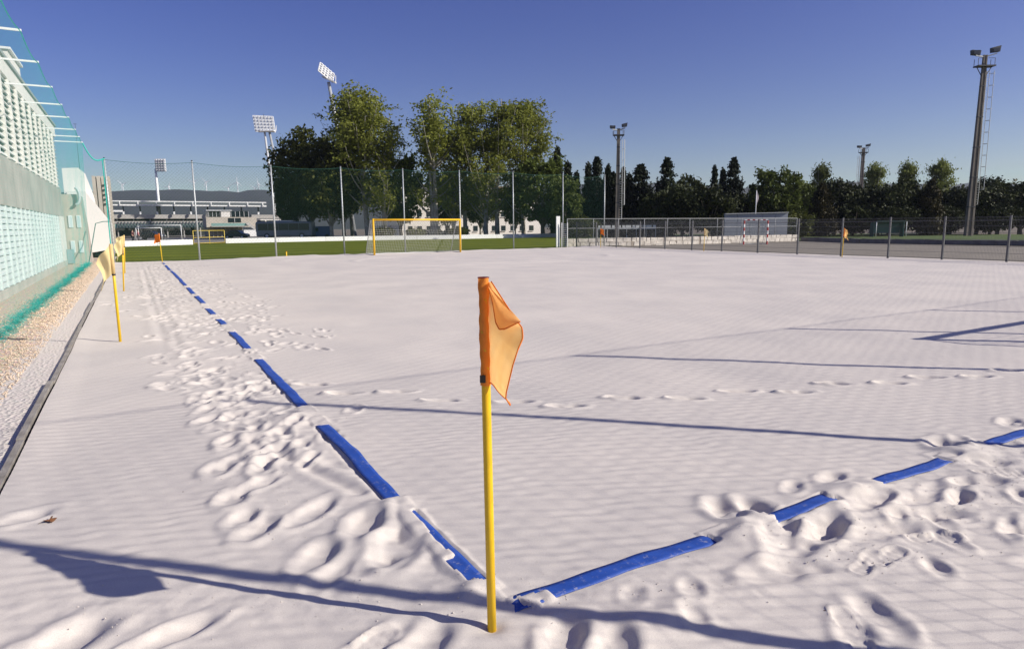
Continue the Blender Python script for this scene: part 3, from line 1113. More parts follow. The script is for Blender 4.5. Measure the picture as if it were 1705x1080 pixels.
def small_flag(loc, label, cloth, side, hang, group, lean=(0, 0), h=1.5, hemmed=False, fold=1.0):
    """side: unit vector the cloth flies along"""
    z0 = hz(loc[0], loc[1])
    root = thing('corner_flag', (loc[0], loc[1], z0), label, 'flag', group)
    L3 = np.array([lean[0], lean[1], 1.0])
    P0 = np.array([loc[0], loc[1], z0])
    m = MB()
    m.tube([P0 + L3 * (-.1), P0 + L3 * .7, P0 + L3 * h], .02, 12)
    m.build('pole', YELP, root, True)
    sd = np.array([side[0], side[1], 0.0])
    sd /= np.linalg.norm(sd)
    pr = np.array([-sd[1], sd[0], 0])
    v = []
    a_, b_ = 16, 14
    for i in range(a_ + 1):
        t = i / a_
        for j in range(b_ + 1):
            s = j / b_
            reach = .36 * (1 - hang * .5) * (1 - .35 * math.sin(PI * t) * hang)
            p = P0 + L3 * (h - .02 - t * .43) + sd * (.018 + reach * s) + pr * (.06 * fold * math.sin(s * 5.5 + t * 2.2) * s + .025 * math.sin(t * 6 + s * 3) * s) \
                - np.array([0, 0, hang * .26 * s ** 1.3 + .03 * math.sin(s * 7) * s])
            v.append(p)
    f = [(i * (b_ + 1) + j, i * (b_ + 1) + j + 1, (i + 1) * (b_ + 1) + j + 1, (i + 1) * (b_ + 1) + j) for i in range(a_) for j in range(b_)]
    m = MB().add(v, f)
    c = m.build('flag_cloth', cloth, root, True)
    m = MB()
    m.tube([P0 + L3 * (h - .46), P0 + L3 * (h + .004)], .0245, 12)
    m.build('sleeve', CLOTH_HEM if hemmed else cloth, root, True)
    m = MB()
    m.tube([P0 + L3 * (h - .475), P0 + L3 * (h - .45)], .026, 12)
    m.build('clamp_band', MATS['clamp_black'], root, True)
    return root


LEFT = -_r0[:2]
GL = 'corner flags round the sand pitch'
small_flag((-1.5, 9.37), 'nearest pale yellow flag beside the edging boards on the left', CLOTH_PALE, LEFT * .7 - _h[:2] * .6, .95, GL, (.0, 0), fold=1.3)
small_flag((-1.53, 19.05), 'middle pale yellow flag beside the left edging boards', CLOTH_PALE, LEFT * .5 - _h[:2] * .85, .8, GL, (.06, 0), fold=1.2)
small_flag((-1.56, 27.9), 'pale flag farthest along the left edging boards', CLOTH_PALE, LEFT * .8 - _h[:2] * .6, .45, GL, (.06, 0))
small_flag((.1, 37.2), 'small orange flag at the far left end of the blue line', CLOTH_RED, LEFT * .9 + _h[:2] * .1, .35, GL, (-.03, 0), hemmed=True)
small_flag((31.0, 39.3), 'small orange flag at the far right corner by the grey mesh fence', CLOTH_RED, _r0[:2] * .8 - _h[:2] * .3, .5, GL, hemmed=True)
small_flag((31.2, 28.6), 'pale yellow flag against the middle of the grey mesh fence', CLOTH_PALE, _r0[:2] * .9 - _h[:2] * .3, .7, GL, (.01, 0))
small_flag((30.9, 18.7), 'orange flag nearest along the grey mesh fence on the right', CLOTH_OR, _r0[:2] * .6 - _h[:2] * .8, .8, GL, (.03, 0), hemmed=True)
# short stake at the sand's far edge
st = thing('marker_stake', (6.77, 38.6, hz(6.77, 38.6)), 'short yellow stake at the far edge of the sand', 'stake')
MB().tube([(6.77, 38.6, -.1), (6.77, 38.6, .33)], .035, 10).build('stake', YELP, st, True)
MB().tube([(6.77, 38.6, .33), (6.77, 38.6, .35)], [.045, .03], 10).build('cap', CLOTH_RED, st, True)


# ------------------------------------------------------------------ NETS AND POSTS
def lerp(a, b, t):
    return np.array(a) * (1 - t) + np.array(b) * t


def diamond_net(bottom, top, pitch, r, name, material, parent, wob=.0):
    """bottom/top: matching lists of 3D points (the panel's lower and upper cords)"""
    P, Q = np.array(bottom, float), np.array(top, float)
    seg = np.linalg.norm(np.diff(P, axis=0), axis=1)
    cum = np.concatenate([[0], np.cumsum(seg)])
    Lt = cum[-1]
    Ht = float(np.mean(np.linalg.norm(Q - P, axis=1)))

    def pt(u, v):
        u = np.clip(u, 0, Lt)
        b = np.stack([np.interp(u, cum, P[:, k]) for k in range(3)], -1)
        t = np.stack([np.interp(u, cum, Q[:, k]) for k in range(3)], -1)
        return b + (t - b) * (v / Ht)[:, None]

    segs = []
    diag = pitch * 1.4142
    for sgn in (1, -1):
        starts = np.arange(-Ht, Lt + Ht, diag)
        for s0 in starts:
            # line u = s0 + sgn*v ; clip to the panel
            v0, v1 = 0.0, Ht
            if sgn > 0:
                v0, v1 = max(0, -s0), min(Ht, Lt - s0)
            else:
                v0, v1 = max(0, s0 - Lt), min(Ht, s0)
            if v1 - v0 < .02:
                continue
            k = max(1, int((v1 - v0) / 1.8))
            vv = np.linspace(v0, v1, k + 1)
            pp = pt(s0 + sgn * vv, vv)
            for i in range(k):
                segs.append((pp[i], pp[i + 1]))
    V_, Q_ = strands(segs, r)
    o = world_loc(parent)
    return link(name, bigmesh(name, V_ - np.array(o), Q_, material), parent)


fp = [(-2.1, 38.45, 5.4), (2.02, 38.45, 5.42), (6.2, 38.65, 5.4), (10.62, 39.75, 5.55), (14.85, 39.95, 5.6), (19.2, 40.3, 5.68), (23.9, 40.85, 5.76), (28.95, 41.6, 5.85), (33.3, 41.8, 5.9)]
ordn = ['at the far left corner of the sand', 'second from the left behind the sand', 'third from the left behind the sand', 'left of the yellow goal in front of the trees',
        'standing inside the outline of the yellow goal', 'just right of the yellow goal', 'in front of the poplars right of the goal', 'beside the white upright screen',
        'farthest right, behind the grey fence']
for (x, y, h), od in zip(fp, ordn):
    r = thing('net_post', (x, y, -.1), 'tall thin galvanised net post ' + od, 'post', 'posts of the far ball net')
    MB().tube([(x, y, -.1), (x - .02, y, h)], [.05, .04], 10).build('pole', GALV, r, True)
    MB().tube([(x - .02, y, h), (x - .02, y, h + .05)], [.05, .035], 10).build('cap', DMET, r, True)
net = thing('ball_net', (-2.1, 38.45, 0), 'green diamond mesh net along the far end of the sand', 'net')
bot, top = [], []
for i in range(len(fp) - 1):
    a, b_ = fp[i], fp[i + 1]
    for k in range(6):
        t = k / 6
        sag = .12 * math.sin(PI * t) * (1 if i != 7 else 1.6)
        bot.append((a[0] + (b_[0] - a[0]) * t, a[1] + (b_[1] - a[1]) * t - .06, -.02))
        top.append((a[0] + (b_[0] - a[0]) * t, a[1] + (b_[1] - a[1]) * t - .06, a[2] + (b_[2] - a[2]) * t - .08 - sag))
bot.append((fp[-1][0], fp[-1][1] - .06, -.02))
top.append((fp[-1][0], fp[-1][1] - .06, fp[-1][2] - .08))
diamond_net(bot, top, .13, .0025, 'mesh', GREENN, net)
MB().tube(top, .009, 5).build('head_rope', GREENN, net)
# net behind the photographer, whose shadow lies on the near sand
NEARY, NEARH = -2.45, 6.3
NPL = ['', 'shadow passing the near flag', 'shadow crossing both blue tapes', 'shadow ending right of flag', 'shadow beside goal shadow',
       'fifth along from the near flag', 'sixth along from the near flag', 'seventh along from the near flag', 'eighth along from the near flag']
for k, x in enumerate(2.54 + np.arange(-1, 8) * 4.37):
    bx_ = x + .0
    if k == 0:
        continue
    r = thing('net_post', (bx_ + .43, NEARY - .06, -.1), 'tall galvanised post of the near ball net, ' + NPL[k], 'post', 'posts of the near ball net')
    MB().tube([(bx_ + .43, NEARY - .06, -.1), (bx_ + .43, NEARY - .06, NEARH)], .045, 10).build('pole', GALV, r, True)
nnet = thing('ball_net', (-2.5, NEARY, 0), 'green diamond mesh net behind the near goal line', 'net')
bx = np.arange(-1.6, 33, 1.0)
diamond_net([(x, NEARY, .02) for x in bx], [(x, NEARY, NEARH - .05 - .05 * abs(math.sin(x))) for x in bx], .12, .0017, 'mesh', GREENN, nnet)
MB().tube([(x, NEARY, NEARH - .05) for x in bx], .010, 5).build('head_rope', GREENN, nnet)


# ------------------------------------------------------------------ GOALS
def goal(p, q, back, h, label, frame, netm, pitch=.11, net_r=.003, pr=.06, net_name='net', stripes=None, cat='goal', depth_top=.0):
    p, q = np.array([*p, 0.0]), np.array([*q, 0.0])
    bk = np.array([*back, 0.0])
    root = thing('goal', (p + q) / 2, label, cat)
    Z = np.array([0, 0, 1.0])
    for a in (p, q):
        if stripes:
            k = 7
            for i in range(k):
                MB().beam(a + Z * (h * i / k), a + Z * (h * (i + 1) / k), pr * 2).build('post_band', stripes[i % 2], root)
        else:
            MB().tube([a - Z * .1, a + Z * (h + pr)], pr, 12).build('post', frame, root, True)
    if stripes:
        for i in range(9):
            MB().beam(lerp(p, q, i / 9) + Z * (h + pr), lerp(p, q, (i + 1) / 9) + Z * (h + pr), pr * 2).build('crossbar_band', stripes[(i + 1) % 2], root)
    else:
        MB().tube([p + Z * h, q + Z * h], pr, 12).build('crossbar', frame, root, True)
    pb, qb = p + bk, q + bk
    m = MB()
    m.tube([p + Z * .04, pb + Z * .04, qb + Z * .04, q + Z * .04], pr * .5, 8)
    bt = bk * depth_top
    for a in (p, q):
        m.tube([a + Z * h, a + bt + Z * h * .97, a + bk + Z * .04], pr * .4, 8)
    m.build('back_frame', LMET, root, True)
    # net: back, two sides as square mesh
    segs = []
    W_ = np.linalg.norm(q - p)
    nb = int(W_ / pitch)
    tb = p + bt + Z * h * .98
    tq = q + bt + Z * h * .98

    def sagp(s, v):
        top_ = lerp(tb, tq, s)
        bo = lerp(pb, qb, s) + Z * .04
        return lerp(top_, bo, v) + np.array([0, 0, -.05]) * math.sin(PI * v)

    for i in range(nb + 1):
        s = i / nb
        for k in range(6):
            segs.append((sagp(s, k / 6), sagp(s, (k + 1) / 6)))
    slope = np.linalg.norm(tb - pb)
    nv = int(slope / pitch)
    for i in range(nv + 1):
        segs.append((sagp(0, i / nv), sagp(1, i / nv)))
    for a in (p, q):
        for i in range(1, int(h / pitch)):
            z = i * pitch
            e = lerp(a + bk, a + bt, z / h)
            segs.append((a + Z * z, np.array([e[0], e[1], z])))
        nn = max(2, int(np.linalg.norm(bk) / pitch))
        for i in range(1, nn):
            e = a + bk * i / nn
            zt = h * (1 - max(0, (i / nn - depth_top)) / (1 - depth_top + 1e-6))
            segs.append((e + Z * .04, e + Z * zt))
    if depth_top > .05:
        for i in range(nb + 1):
            segs.append((lerp(p, q, i / nb) + Z * h, lerp(tb, tq, i / nb)))
    V_, Q_ = strands(segs, net_r)
    link(net_name, bigmesh('goal_net', V_ - np.array(root.location), Q_, netm), root)
    return root


goal((11.86, 37.5), (18.15, 38.2), (-.13, 1.3), 2.2, 'yellow beach soccer goal with white net at the far end of the sand', YELG, WNET, .12, .0055, .065, depth_top=.35)
goal((11.75, .42), (17.4, .42), (0, -1.3), 2.2, 'yellow beach soccer goal on the near goal line, seen by its shadow on the sand', YELG, WNET, .12, .003, .065, depth_top=.35)

# ------------------------------------------------------------------ BUILDING ON THE LEFT
WX = -4.15
B0, B1 = 8.0, 38.6
bld = thing('concrete_building', (WX - 3, (B0 + B1) / 2, 0), 'long pale concrete building with slatted screens behind the teal net', 'building')
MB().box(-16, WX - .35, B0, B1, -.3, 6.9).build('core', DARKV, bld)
MB().box(WX - .345, WX + .02, B0, B1, -.3, .22).build('plinth', PLINTH, bld)
MB().box(WX - .345, WX, B0, B1, 2.41, 3.80).build('concrete_band', CONC, bld)
MB().box(WX - .345, WX + .02, B0, B1, 6.36, 6.86).build('concrete_band', WCONC, bld)
MB().box(-16.1, WX + .08, B0 - .05, B1 + .05, 6.862, 6.96).build('roof', mat('roof_edging', (.30, .31, .30), .7), bld)
MB().box(WX - .345, WX + .005, B1 - 2.2, B1, .222, 2.408).build('end_wall', WCONC, bld)
# slatted screens: single slats where they can be told apart, one joined screen beyond
SPL = 15.5


def screen(y0, y1, bay, z0, z1, rows, sh, tilt, wide, mw, slat_m, mull_m, slat_name):
    n = int(round((y1 - y0) / bay))
    bay = (y1 - y0) / n
    stp = (z1 - z0) / rows
    me = MB().box(-.018, .018, -bay / 2 + mw, bay / 2 - mw, -sh / 2, sh / 2).mesh(slat_name, slat_m)
    for i in range(n):
        yc = y0 + bay * (i + .5)
        MB().box(WX - .12, WX + wide, yc - bay / 2 - mw, yc - bay / 2 + mw, z0 + .002, z1 - .002).build('mullion', mull_m, bld)
        for k in range(rows):
            o = link('slat', me, bld)
            o.location = (2.95, yc - (B0 + B1) / 2, z0 + stp * (k + .5))
            o.rotation_euler = (0, tilt + .03 * math.sin(i * 3.1 + k * 1.7), 0)


screen(SPL, B1, 1.62, 3.80, 6.36, 14, .105, math.radians(-30), .03, .11, SLAT, WCONC, 'upper_slat')
screen(SPL, B1 - 2.25, .97, .22, 2.41, 13, .142, math.radians(-8), .012, .028, LATT, LATT, 'lower_slat')
m = MB()
for z0, z1, rows, sh in ((3.80, 6.36, 14, .105), (.22, 2.41, 13, .142)):
    for k in range(rows):
        z = z0 + (z1 - z0) * (k + .5) / rows
        m.box(WX - .07, WX - .03, B0, SPL - .12, z - sh / 2, z + sh / 2)
    for y in np.arange(B0, SPL - .3, .97):
        m.box(WX - .12, WX + .012, y, y + .06, z0 + .002, z1 - .002)
m.build('slat_screen', SLAT, bld)['kind'] = 'stuff'
# roof boxes
for i, (y0, y1, z1, lab) in enumerate([(14.5, 20.8, 8.6, 'largest white roof box, nearest on the concrete building'), (22.6, 25.6, 8.3, 'middle white roof box on the concrete building'),
                                       (27.8, 30.8, 8.1, 'smallest white roof box, farthest on the concrete building')]):
    r = thing('roof_box', (WX - 1.2, (y0 + y1) / 2, 6.96), lab, 'roof box', 'boxes on the roof of the concrete building')
    MB().box(WX - 2.6, WX - .35, y0, y1, 6.962, z1).build('casing', WCONC, r)
    MB().box(WX - 2.7, WX - .25, y0 - .08, y1 + .08, z1 + .002, z1 + .08).build('lid', WHITE, r)
# end block with small windows
eb = thing('end_block', (-3.9, 37.6, 0), 'beige end block with four narrow windows at the end of the concrete building', 'building')
BEIGE = mat('beige_render', (.50, .45, .38), .9, .18, .8, .2, 20)
MB().prism([(-4.6, 38.75, -.3), (-3.18, 38.75, -.3), (-3.28, 38.75, 2.0), (-3.42, 38.75, 3.55), (-4.6, 38.75, 3.55)], (0, 3.2, 0)).build('wall', BEIGE, eb)
for x0 in (-3.98, -3.62):
    for z0 in (.55, 1.85):
        w = MB().box(x0, x0 + .19, 38.70, 38.745, z0, z0 + .62).build('window', WHITE, eb)
        MB().box(x0 + .02, x0 + .17, 38.694, 38.698, z0 + .03, z0 + .59).build('pane', mat('pale_pane', (.55, .6, .62), .2), w)
m = MB()
for a in np.linspace(0, PI, 12):
    pass
m.tube([(-3.55 + .22 * math.sin(a) * .8, 38.55, 3.45 + .42 * -math.cos(a)) for a in np.linspace(-.2, PI, 14)], .07, 8)
m.build('duct', LMET, eb, True)
MB().box(-4.13, -3.85, 37.9, 38.3, .05, .75).build('meter_box', mat('meter_box_grey', (.25, .32, .33), .6), eb)
# slanting white wing and tower
WINGM = mat('white_wing', (.80, .77, .72), .9, .06, .5)
wg = thing('slanted_wing', (-3.0, 46, 0), 'sloping white concrete wing beyond the end of the building', 'building')
MB().prism([(-3.44, 46, 4.08), (-2.19, 46, 2.08), (-2.19, 46, .54), (-3.58, 46, .30), (-4.4, 46, .30), (-4.4, 46, 4.08)], (-.2, 9, 0)).build('ramp_wall', WINGM, wg)
MB().prism([(-4.6, 47.2, 5.5), (-3.75, 47.2, 5.56), (-3.40, 47.2, 5.2), (-3.1, 47.2, 4.0), (-3.0, 47.2, 3.0), (-4.6, 47.2, 3.0)], (-.2, 7, 0)).build('upper_wall', WINGM, wg)
MB().box(-4.4, -2.4, 46.6, 54, -.3, .30).build('base', DARKV, wg)  # dark opening under the ramp, its shade given as near-black colour
tw = thing('stair_tower', (-2.9, 57, 0), 'narrow beige ribbed tower behind the sloping white wing', 'tower')
x0 = -3.45
for i in range(4):
    MB().box(x0 + i * .30, x0 + i * .30 + .24, 57 - .06 * (i % 2), 60, -.3, 5.75).build('rib', BEIGE, tw)
MB().box(x0 + .01, x0 + 1.13, 57.1, 59.9, -.3, 5.6).build('wall', mat('tower_dark_joint', (.33, .29, .24), .9), tw)  # darker beige than the ribs, showing in the joints between them
for k in range(5):
    MB().box(x0 + .62, x0 + .80, 56.90, 56.935, 3.6 + k * .35, 3.6 + k * .35 + .12).build('vent', DARKV, tw)
an = thing('aerial_mast', (-4.3, 60, 0), 'thin aerial mast rising behind the white wing', 'mast')
MB().tube([(-4.3, 60, 0), (-4.3, 60, 9.9)], [.03, .012], 6).build('mast', DMET, an)
MB().beam((-4.42, 60, 9.86), (-4.18, 60, 9.86), .02).build('tip', DMET, an)

# teal net hung from arms in front of the building
tn = thing('safety_net', (-3.1, 20, 0), 'teal safety net hanging from white arms before the concrete building', 'net')
arm_y = [2.8, 6.2, 9.5, 12.9, 16.35, 19.55, 23.05, 26.4, 29.45, 33.1, 35.7, 38.0]
TIPX, TIPZ = -2.98, 6.08


def net_top(y):
    k = max(0, min(len(arm_y) - 2, int(np.searchsorted(arm_y, y)) - 1))
    t = (y - arm_y[k]) / (arm_y[k + 1] - arm_y[k])
    t = min(max(t, 0), 1)
    s = math.sin(PI * t)
    return TIPX, TIPZ + .02 - .14 * s


for yv in arm_y[3:]:
    MB().beam((WX + .002, yv, TIPZ + .03), (TIPX + .02, yv, TIPZ + .03), .045).build('arm', WHITE, tn)


def net_pt(y, v):
    tx, tz = net_top(y)
    bx_ = -3.20 + .012 * math.sin(y * 1.7)
    bz = -.01
    q = v
    return np.array([tx + (bx_ - tx) * q , y, tz + (bz - tz) * q])


segs = []
for yv in np.arange(6.0, 38.01, .085):
    pv = [net_pt(yv, k / 6) for k in range(7)]
    segs += [(pv[k], pv[k + 1]) for k in range(6)]
for v in np.linspace(0, 1, 96):
    py_ = [net_pt(yv, v) for yv in np.arange(6.0, 38.3, .45)]
    segs += [(py_[k], py_[k + 1]) for k in range(len(py_) - 1)]
V_, Q_ = strands(segs, .0009)
link('mesh', bigmesh('teal_mesh', V_ - np.array(tn.location), Q_, TEAL), tn)
# net runs from the last arm to the corner post
segs = []
pa0, pa1 = np.array([TIPX, 38.0, TIPZ]), np.array([-2.1, 38.42, 5.38])
sagl = lambda t: lerp(pa0, pa1, t) - np.array([0, 0, .55 * math.sin(PI * t) * (1 - .4 * t)])
ra = [sagl(t) for t in np.linspace(0, 1, 14)]
MB().tube(ra, .035, 6).build('head_rope', TEAL, tn)
tops = [net_pt(yv, 0) for yv in np.arange(6, 38.01, .3)]
MB().tube(tops, .012, 5).build('head_rope', TEAL, tn)
for t in np.linspace(0, 1, 15):
    a = sagl(t)
    segs.append((a, np.array([a[0], a[1], .0])))
for v in np.linspace(0.02, 1, 80):
    pp = [np.array([*(sagl(t)[:2]), sagl(t)[2] * (1 - v)]) for t in np.linspace(0, 1, 5)]
    segs += [(pp[k], pp[k + 1]) for k in range(4)]
V_, Q_ = strands(segs, .0009)
link('mesh', bigmesh('teal_mesh_end', V_ - np.array(tn.location), Q_, TEAL), tn)
MB().tube([(-3.22, 37.4, 0), (-2.95, 38.2, 1.3), (-2.78, 38.3, 2.05), (-2.45, 38.38, 2.15), (-2.12, 38.42, 2.16)], .022, 6).build('edge_rope', mat('dark_teal_rope', (.006, .12, .10), .7), tn)
MB().tube([(-2.1 - .1, 38.42, z) for z in (.1, 2, 4, 5.38)], .03, 6).build('edge_rope', TEAL, tn)
# crumpled hem lying on the gravel
segs = []
r3 = random.Random(5)
yv = 6.0
while yv < 37.5:
    for k in range(3):
        c = np.array([-3.22 + r3.gauss(0, .035) + .05 * math.sin(yv * 1.7), yv + r3.gauss(0, .1), -.01 + abs(r3.gauss(0, .04))])
        for q in range(3):
            d = c + np.array([r3.gauss(0, .07), r3.gauss(0, .16), r3.gauss(0, .045)])
            d[2] = max(d[2], -.015)
            segs.append((c, d))
            c = d
    yv += .035
V_, Q_ = strands(segs, .0022)
link('crumpled_hem', bigmesh('crumpled_hem', V_ - np.array(tn.location), Q_, TEAL), tn)

# ------------------------------------------------------------------ MESH FENCE ON THE RIGHT
fposts = [(32.0, 1.0), (32.0, 3.6), (32.0, 6.3), (31.97, 9.0), (31.97, 11.67), (31.9, 14.3), (31.6, 16.7), (31.55, 19.2), (31.6, 21.9), (31.85, 24.85), (32.2, 28.0), (32.35, 30.8), (32.2, 33.3),
          (32.35, 36.2), (32.1, 38.7), (31.85, 41.0), (31.6, 43.4)]
fn = thing('mesh_fence', (32, 20, -.1), 'dark grey welded mesh fence along the right side of the sand', 'fence')
for x, y in fposts:
    MB().box(x - .045, x + .045, y - .035, y + .035, -.15, 2.02).build('post', FENCE, fn)
for i in range(len(fposts) - 1):
    a, b_ = np.array([*fposts[i], 0.]), np.array([*fposts[i + 1], 0.])
    segs = []
    n = int(np.linalg.norm(b_ - a) / .055)
    for k in range(1, n):
        p = lerp(a, b_, k / n)
        segs.append((p + [0, 0, .04], p + [0, 0, 1.98]))
    V1, Q1 = strands(segs, .0030)
    segs = []
    for z in (.06, .08, .36, .66, .96, 1.26, 1.56, 1.80, 1.82, 1.96):
        segs.append((a + [-.01, 0, z], b_ + [-.01, 0, z]))
    V2, Q2 = strands(segs, .0075)
    me = bigmesh('wire_panel', np.concatenate([V1, V2]) - np.array(fn.location), np.concatenate([Q1, Q2 + len(V1)]), WIRE)
    link('wire_panel', me, fn)
# white panel where the fence meets the grass
wp = thing('white_screen', (30.6, 44.6, -.1), 'tall white upright screen standing where grass meets the grey fence', 'screen')
MB().box(30.35, 30.72, 44.62, 44.70, -.1, 2.55).build('board', WHITE, wp)
MB().box(30.74, 30.80, 44.40, 44.46, -.1, 2.0).build('upright', WHITE, wp)
MB().box(31.12, 31.18, 44.10, 44.16, -.1, 2.0).build('upright', WHITE, wp)
for k in range(12):
    MB().beam((30.80, 44.43, .05 + k * .165), (31.12, 44.13, .05 + k * .165), .04, .06).build('slat', WHITE, wp)


# stone walls round the court, stone by stone
def stone_wall(pts, h, th, label, sm, mm_, sizes=(.45, .85), rowh=.24):
    root = thing('stone_wall', (*pts[0], -.1), label, 'wall')
    core = MB()
    rr = random.Random(3)
    meshes = []
    for q in range(6):
        m = MB()
        vs = []
        for z in (0, 1):
            for (x, y) in ((-.5, -.5), (.5, -.5), (.5, .5), (-.5, .5)):
                vs.append((x + rr.uniform(-.06, .06), y + rr.uniform(-.03, .09), z - .5 + rr.uniform(-.07, .07)))
        m.add(vs, [(0, 3, 2, 1), (4, 5, 6, 7), (0, 1, 5, 4), (1, 2, 6, 5), (2, 3, 7, 6), (3, 0, 4, 7)])
        meshes.append(m.mesh('wall_stone', sm))
    for i in range(len(pts) - 1):
        a, b_ = np.array([*pts[i], 0.]), np.array([*pts[i + 1], 0.])
        d = (b_ - a)
        Ln = np.linalg.norm(d)
        d /= Ln
        angz = math.atan2(d[1], d[0])
        core.beam(a + [0, 0, h / 2 - .1], b_ + [0, 0, h / 2 - .1], th * .8, h - .04)
        nrow = max(1, int(h / rowh))
        for r_ in range(nrow):
            u = rr.uniform(0, .3)
            while u < Ln - .2:
                w = rr.uniform(*sizes)
                w = min(w, Ln - u)
                c = a + d * (u + w / 2)
                o = link('stone', rr.choice(meshes), root)
                o.location = (c[0] - root.location[0], c[1] - root.location[1], (r_ + .5) * h / nrow + rr.uniform(-.015, .015))
                o.rotation_euler = (0, 0, angz)
                o.scale = (w * .96, th * rr.uniform(.92, 1.06), h / nrow * .95)
                u += w
    core.build('mortar_core', mm_, root)
    return root


stone_wall([(31.75, 45.3), (38, 44.0), (46, 43.6), (60.6, 43.4)], .72, .5, 'low whitewashed stone wall behind the hard court', STONE, MORTAR, (.45, .95), .25)
stone_wall([(60.9, 43.0), (57.6, 34.4), (58.6, 20), (59.5, 4)], .42, .45, 'low stone wall with painted shade along the right edge of the hard court', SHADESTONE, SHADESTONE, (1.0, 2.0), .24)
# post and rail fence on the white wall
rf = thing('rail_fence', (46, 44, .6), 'light metal post and rail fence on top of the white stone wall', 'fence')
rp_ = [(31.9, 45.25), (34.4, 44.75), (36.8, 44.25), (39.6, 43.95), (42.3, 43.8), (45.0, 43.65), (48.6, 43.55), (52.0, 43.5), (57.0, 43.45), (60.4, 43.4)]
RAILM = mat('rail_grey', (.30, .31, .31), .5)
for x, y in rp_:
    MB().tube([(x, y, .5), (x, y, 2.35)], .032, 8).build('post', RAILM, rf, True)
MB().tube([(x, y, 2.33) for x, y in rp_], .026, 6).build('top_rail', RAILM, rf)
MB().tube([(x, y, 1.5) for x, y in rp_], .015, 5).build('wire', LMET, rf)
segs = []
diamond_net([(x, y, .65) for x, y in rp_], [(x, y, 2.3) for x, y in rp_], .10, .0028, 'mesh', mat('chain_wire', (.25, .27, .27), .5, metal=.3), rf)
# grey shed wall and handball goal
sh = thing('rebound_wall', (54, 46, 0), 'plain grey panelled wall behind the white stone wall', 'wall')
a, b_ = at(1206, 380, 71), at(1311, 380, 71)
for i in range(5):
    p, q = lerp(a, b_, i / 5), lerp(a, b_, (i + 1) / 5)
    d = (q - p) / np.linalg.norm(q - p)
    z1 = 2.80 + .10 * i / 5
    MB().prism([(p[0] + d[0] * .02, p[1] + d[1] * .02, -.1), (q[0] - d[0] * .01, q[1] - d[1] * .01, -.1), (q[0] - d[0] * .01, q[1] - d[1] * .01, z1), (p[0] + d[0] * .02, p[1] + d[1] * .02, z1)],
               (_h[0] * .25, _h[1] * .25, 0)).build('panel', GREYP, sh)
MB().beam((*a[:2], 2.86), (*b_[:2], 2.97), .34, .07).build('coping', LMET, sh)
RED = mat('red_band', (.35, .03, .03), .5)
p, q = at(1238, 405, 57)[:2], at(1277, 405, 57)[:2]
goal(p, q, _h[:2] * 1.0, 2.05, 'red and white banded handball goal on the hard court', WHITE, WNET, .15, .003, .05, stripes=(RED, WHITE), depth_top=.4)
# green dugout with white posts on the right
dg = thing('dugout', (*gat(1480, 88)[:2], -.06), 'green dugout shelter with white posts on the grass at the right', 'shelter')
c = gat(1480, 88)
GR = mat('dugout_green', (.035, .12, .10), .5)
for s in (-1, 1):
    e = c[:2] + _r0[:2] * 2.0 * s
    MB().tube([(*(e - _h[:2] * .6), -.06), (*(e - _h[:2] * .6), 1.95)], .05, 8).build('post', WHITE, dg, True)
    MB().prism([(*(e), -.06), (*(e + _h[:2] * .9), -.06), (*(e + _h[:2] * .9), 1.7), (*(e), 1.95)], (_r0[0] * .06, _r0[1] * .06, 0)).build('side', GR, dg)
e0, e1 = c[:2] - _r0[:2] * 1.98 + _h[:2] * .9, c[:2] + _r0[:2] * 1.98 + _h[:2] * .9
MB().prism([(*e0, .4), (*e1, .4), (*e1, 1.7), (*e0, 1.7)], (_h[0] * .05, _h[1] * .05, 0)).build('back', GR, dg)
MB().prism([(*(e0 - _h[:2] * 1.6), 1.98), (*(e1 - _h[:2] * 1.6), 1.98), (*e1, 1.74), (*e0, 1.74)], (0, 0, .06)).build('roof', GR, dg)
# slim flagpole with a pale pennant
c = gat(1257, 92)
fpole = thing('flagpole', (*c[:2], -.1), 'slim white flagpole with limp pale flag before the trees', 'flagpole')
MB().tube([(*c[:2], -.1), (*c[:2], 6.4)], [.07, .045], 8).build('pole', WHITE, fpole, True)
m = MB()
vs = [(c[0] + _r0[0] * .30 * s * (1 - .3 * t) + .1 * math.sin(5 * t) * s, c[1] + _r0[1] * .30 * s * (1 - .3 * t), 6.35 - 1.5 * t - .5 * s) for t in np.linspace(0, 1, 8) for s in np.linspace(0, 1, 4)]
m.add(vs, [(i * 4 + j, i * 4 + j + 1, i * 4 + j + 5, i * 4 + j + 4) for i in range(7) for j in range(3)])
m.build('flag_cloth', mat('pale_flag', (.42, .36, .38), .8), fpole, True)
# white picket barrier far behind the court
a, b_ = at(995, 375, 96), at(1092, 375, 96)
pk = thing('white_barrier', (*((a + b_) / 2)[:2], 0), 'row of small white blocks on a far rail behind the court', 'barrier')
for i in range(17):
    p = lerp(a, b_, (i + .2) / 17)
    w = .30 + .10 * ((i * 7) % 3)
    MB().beam((p[0], p[1], 1.55), (p[0] + _r0[0] * w, p[1] + _r0[1] * w, 1.55), .12, .42).build('block', WHITE, pk)
MB().beam((*a[:2], 1.25), (*b_[:2], 1.25), .08, .12).build('rail', LMET, pk)
for t in np.linspace(0, 1, 7):
    p = lerp(a, b_, t)
    MB().tube([(*p[:2], -.1), (*p[:2], 1.3)], .05, 6).build('post', LMET, pk)

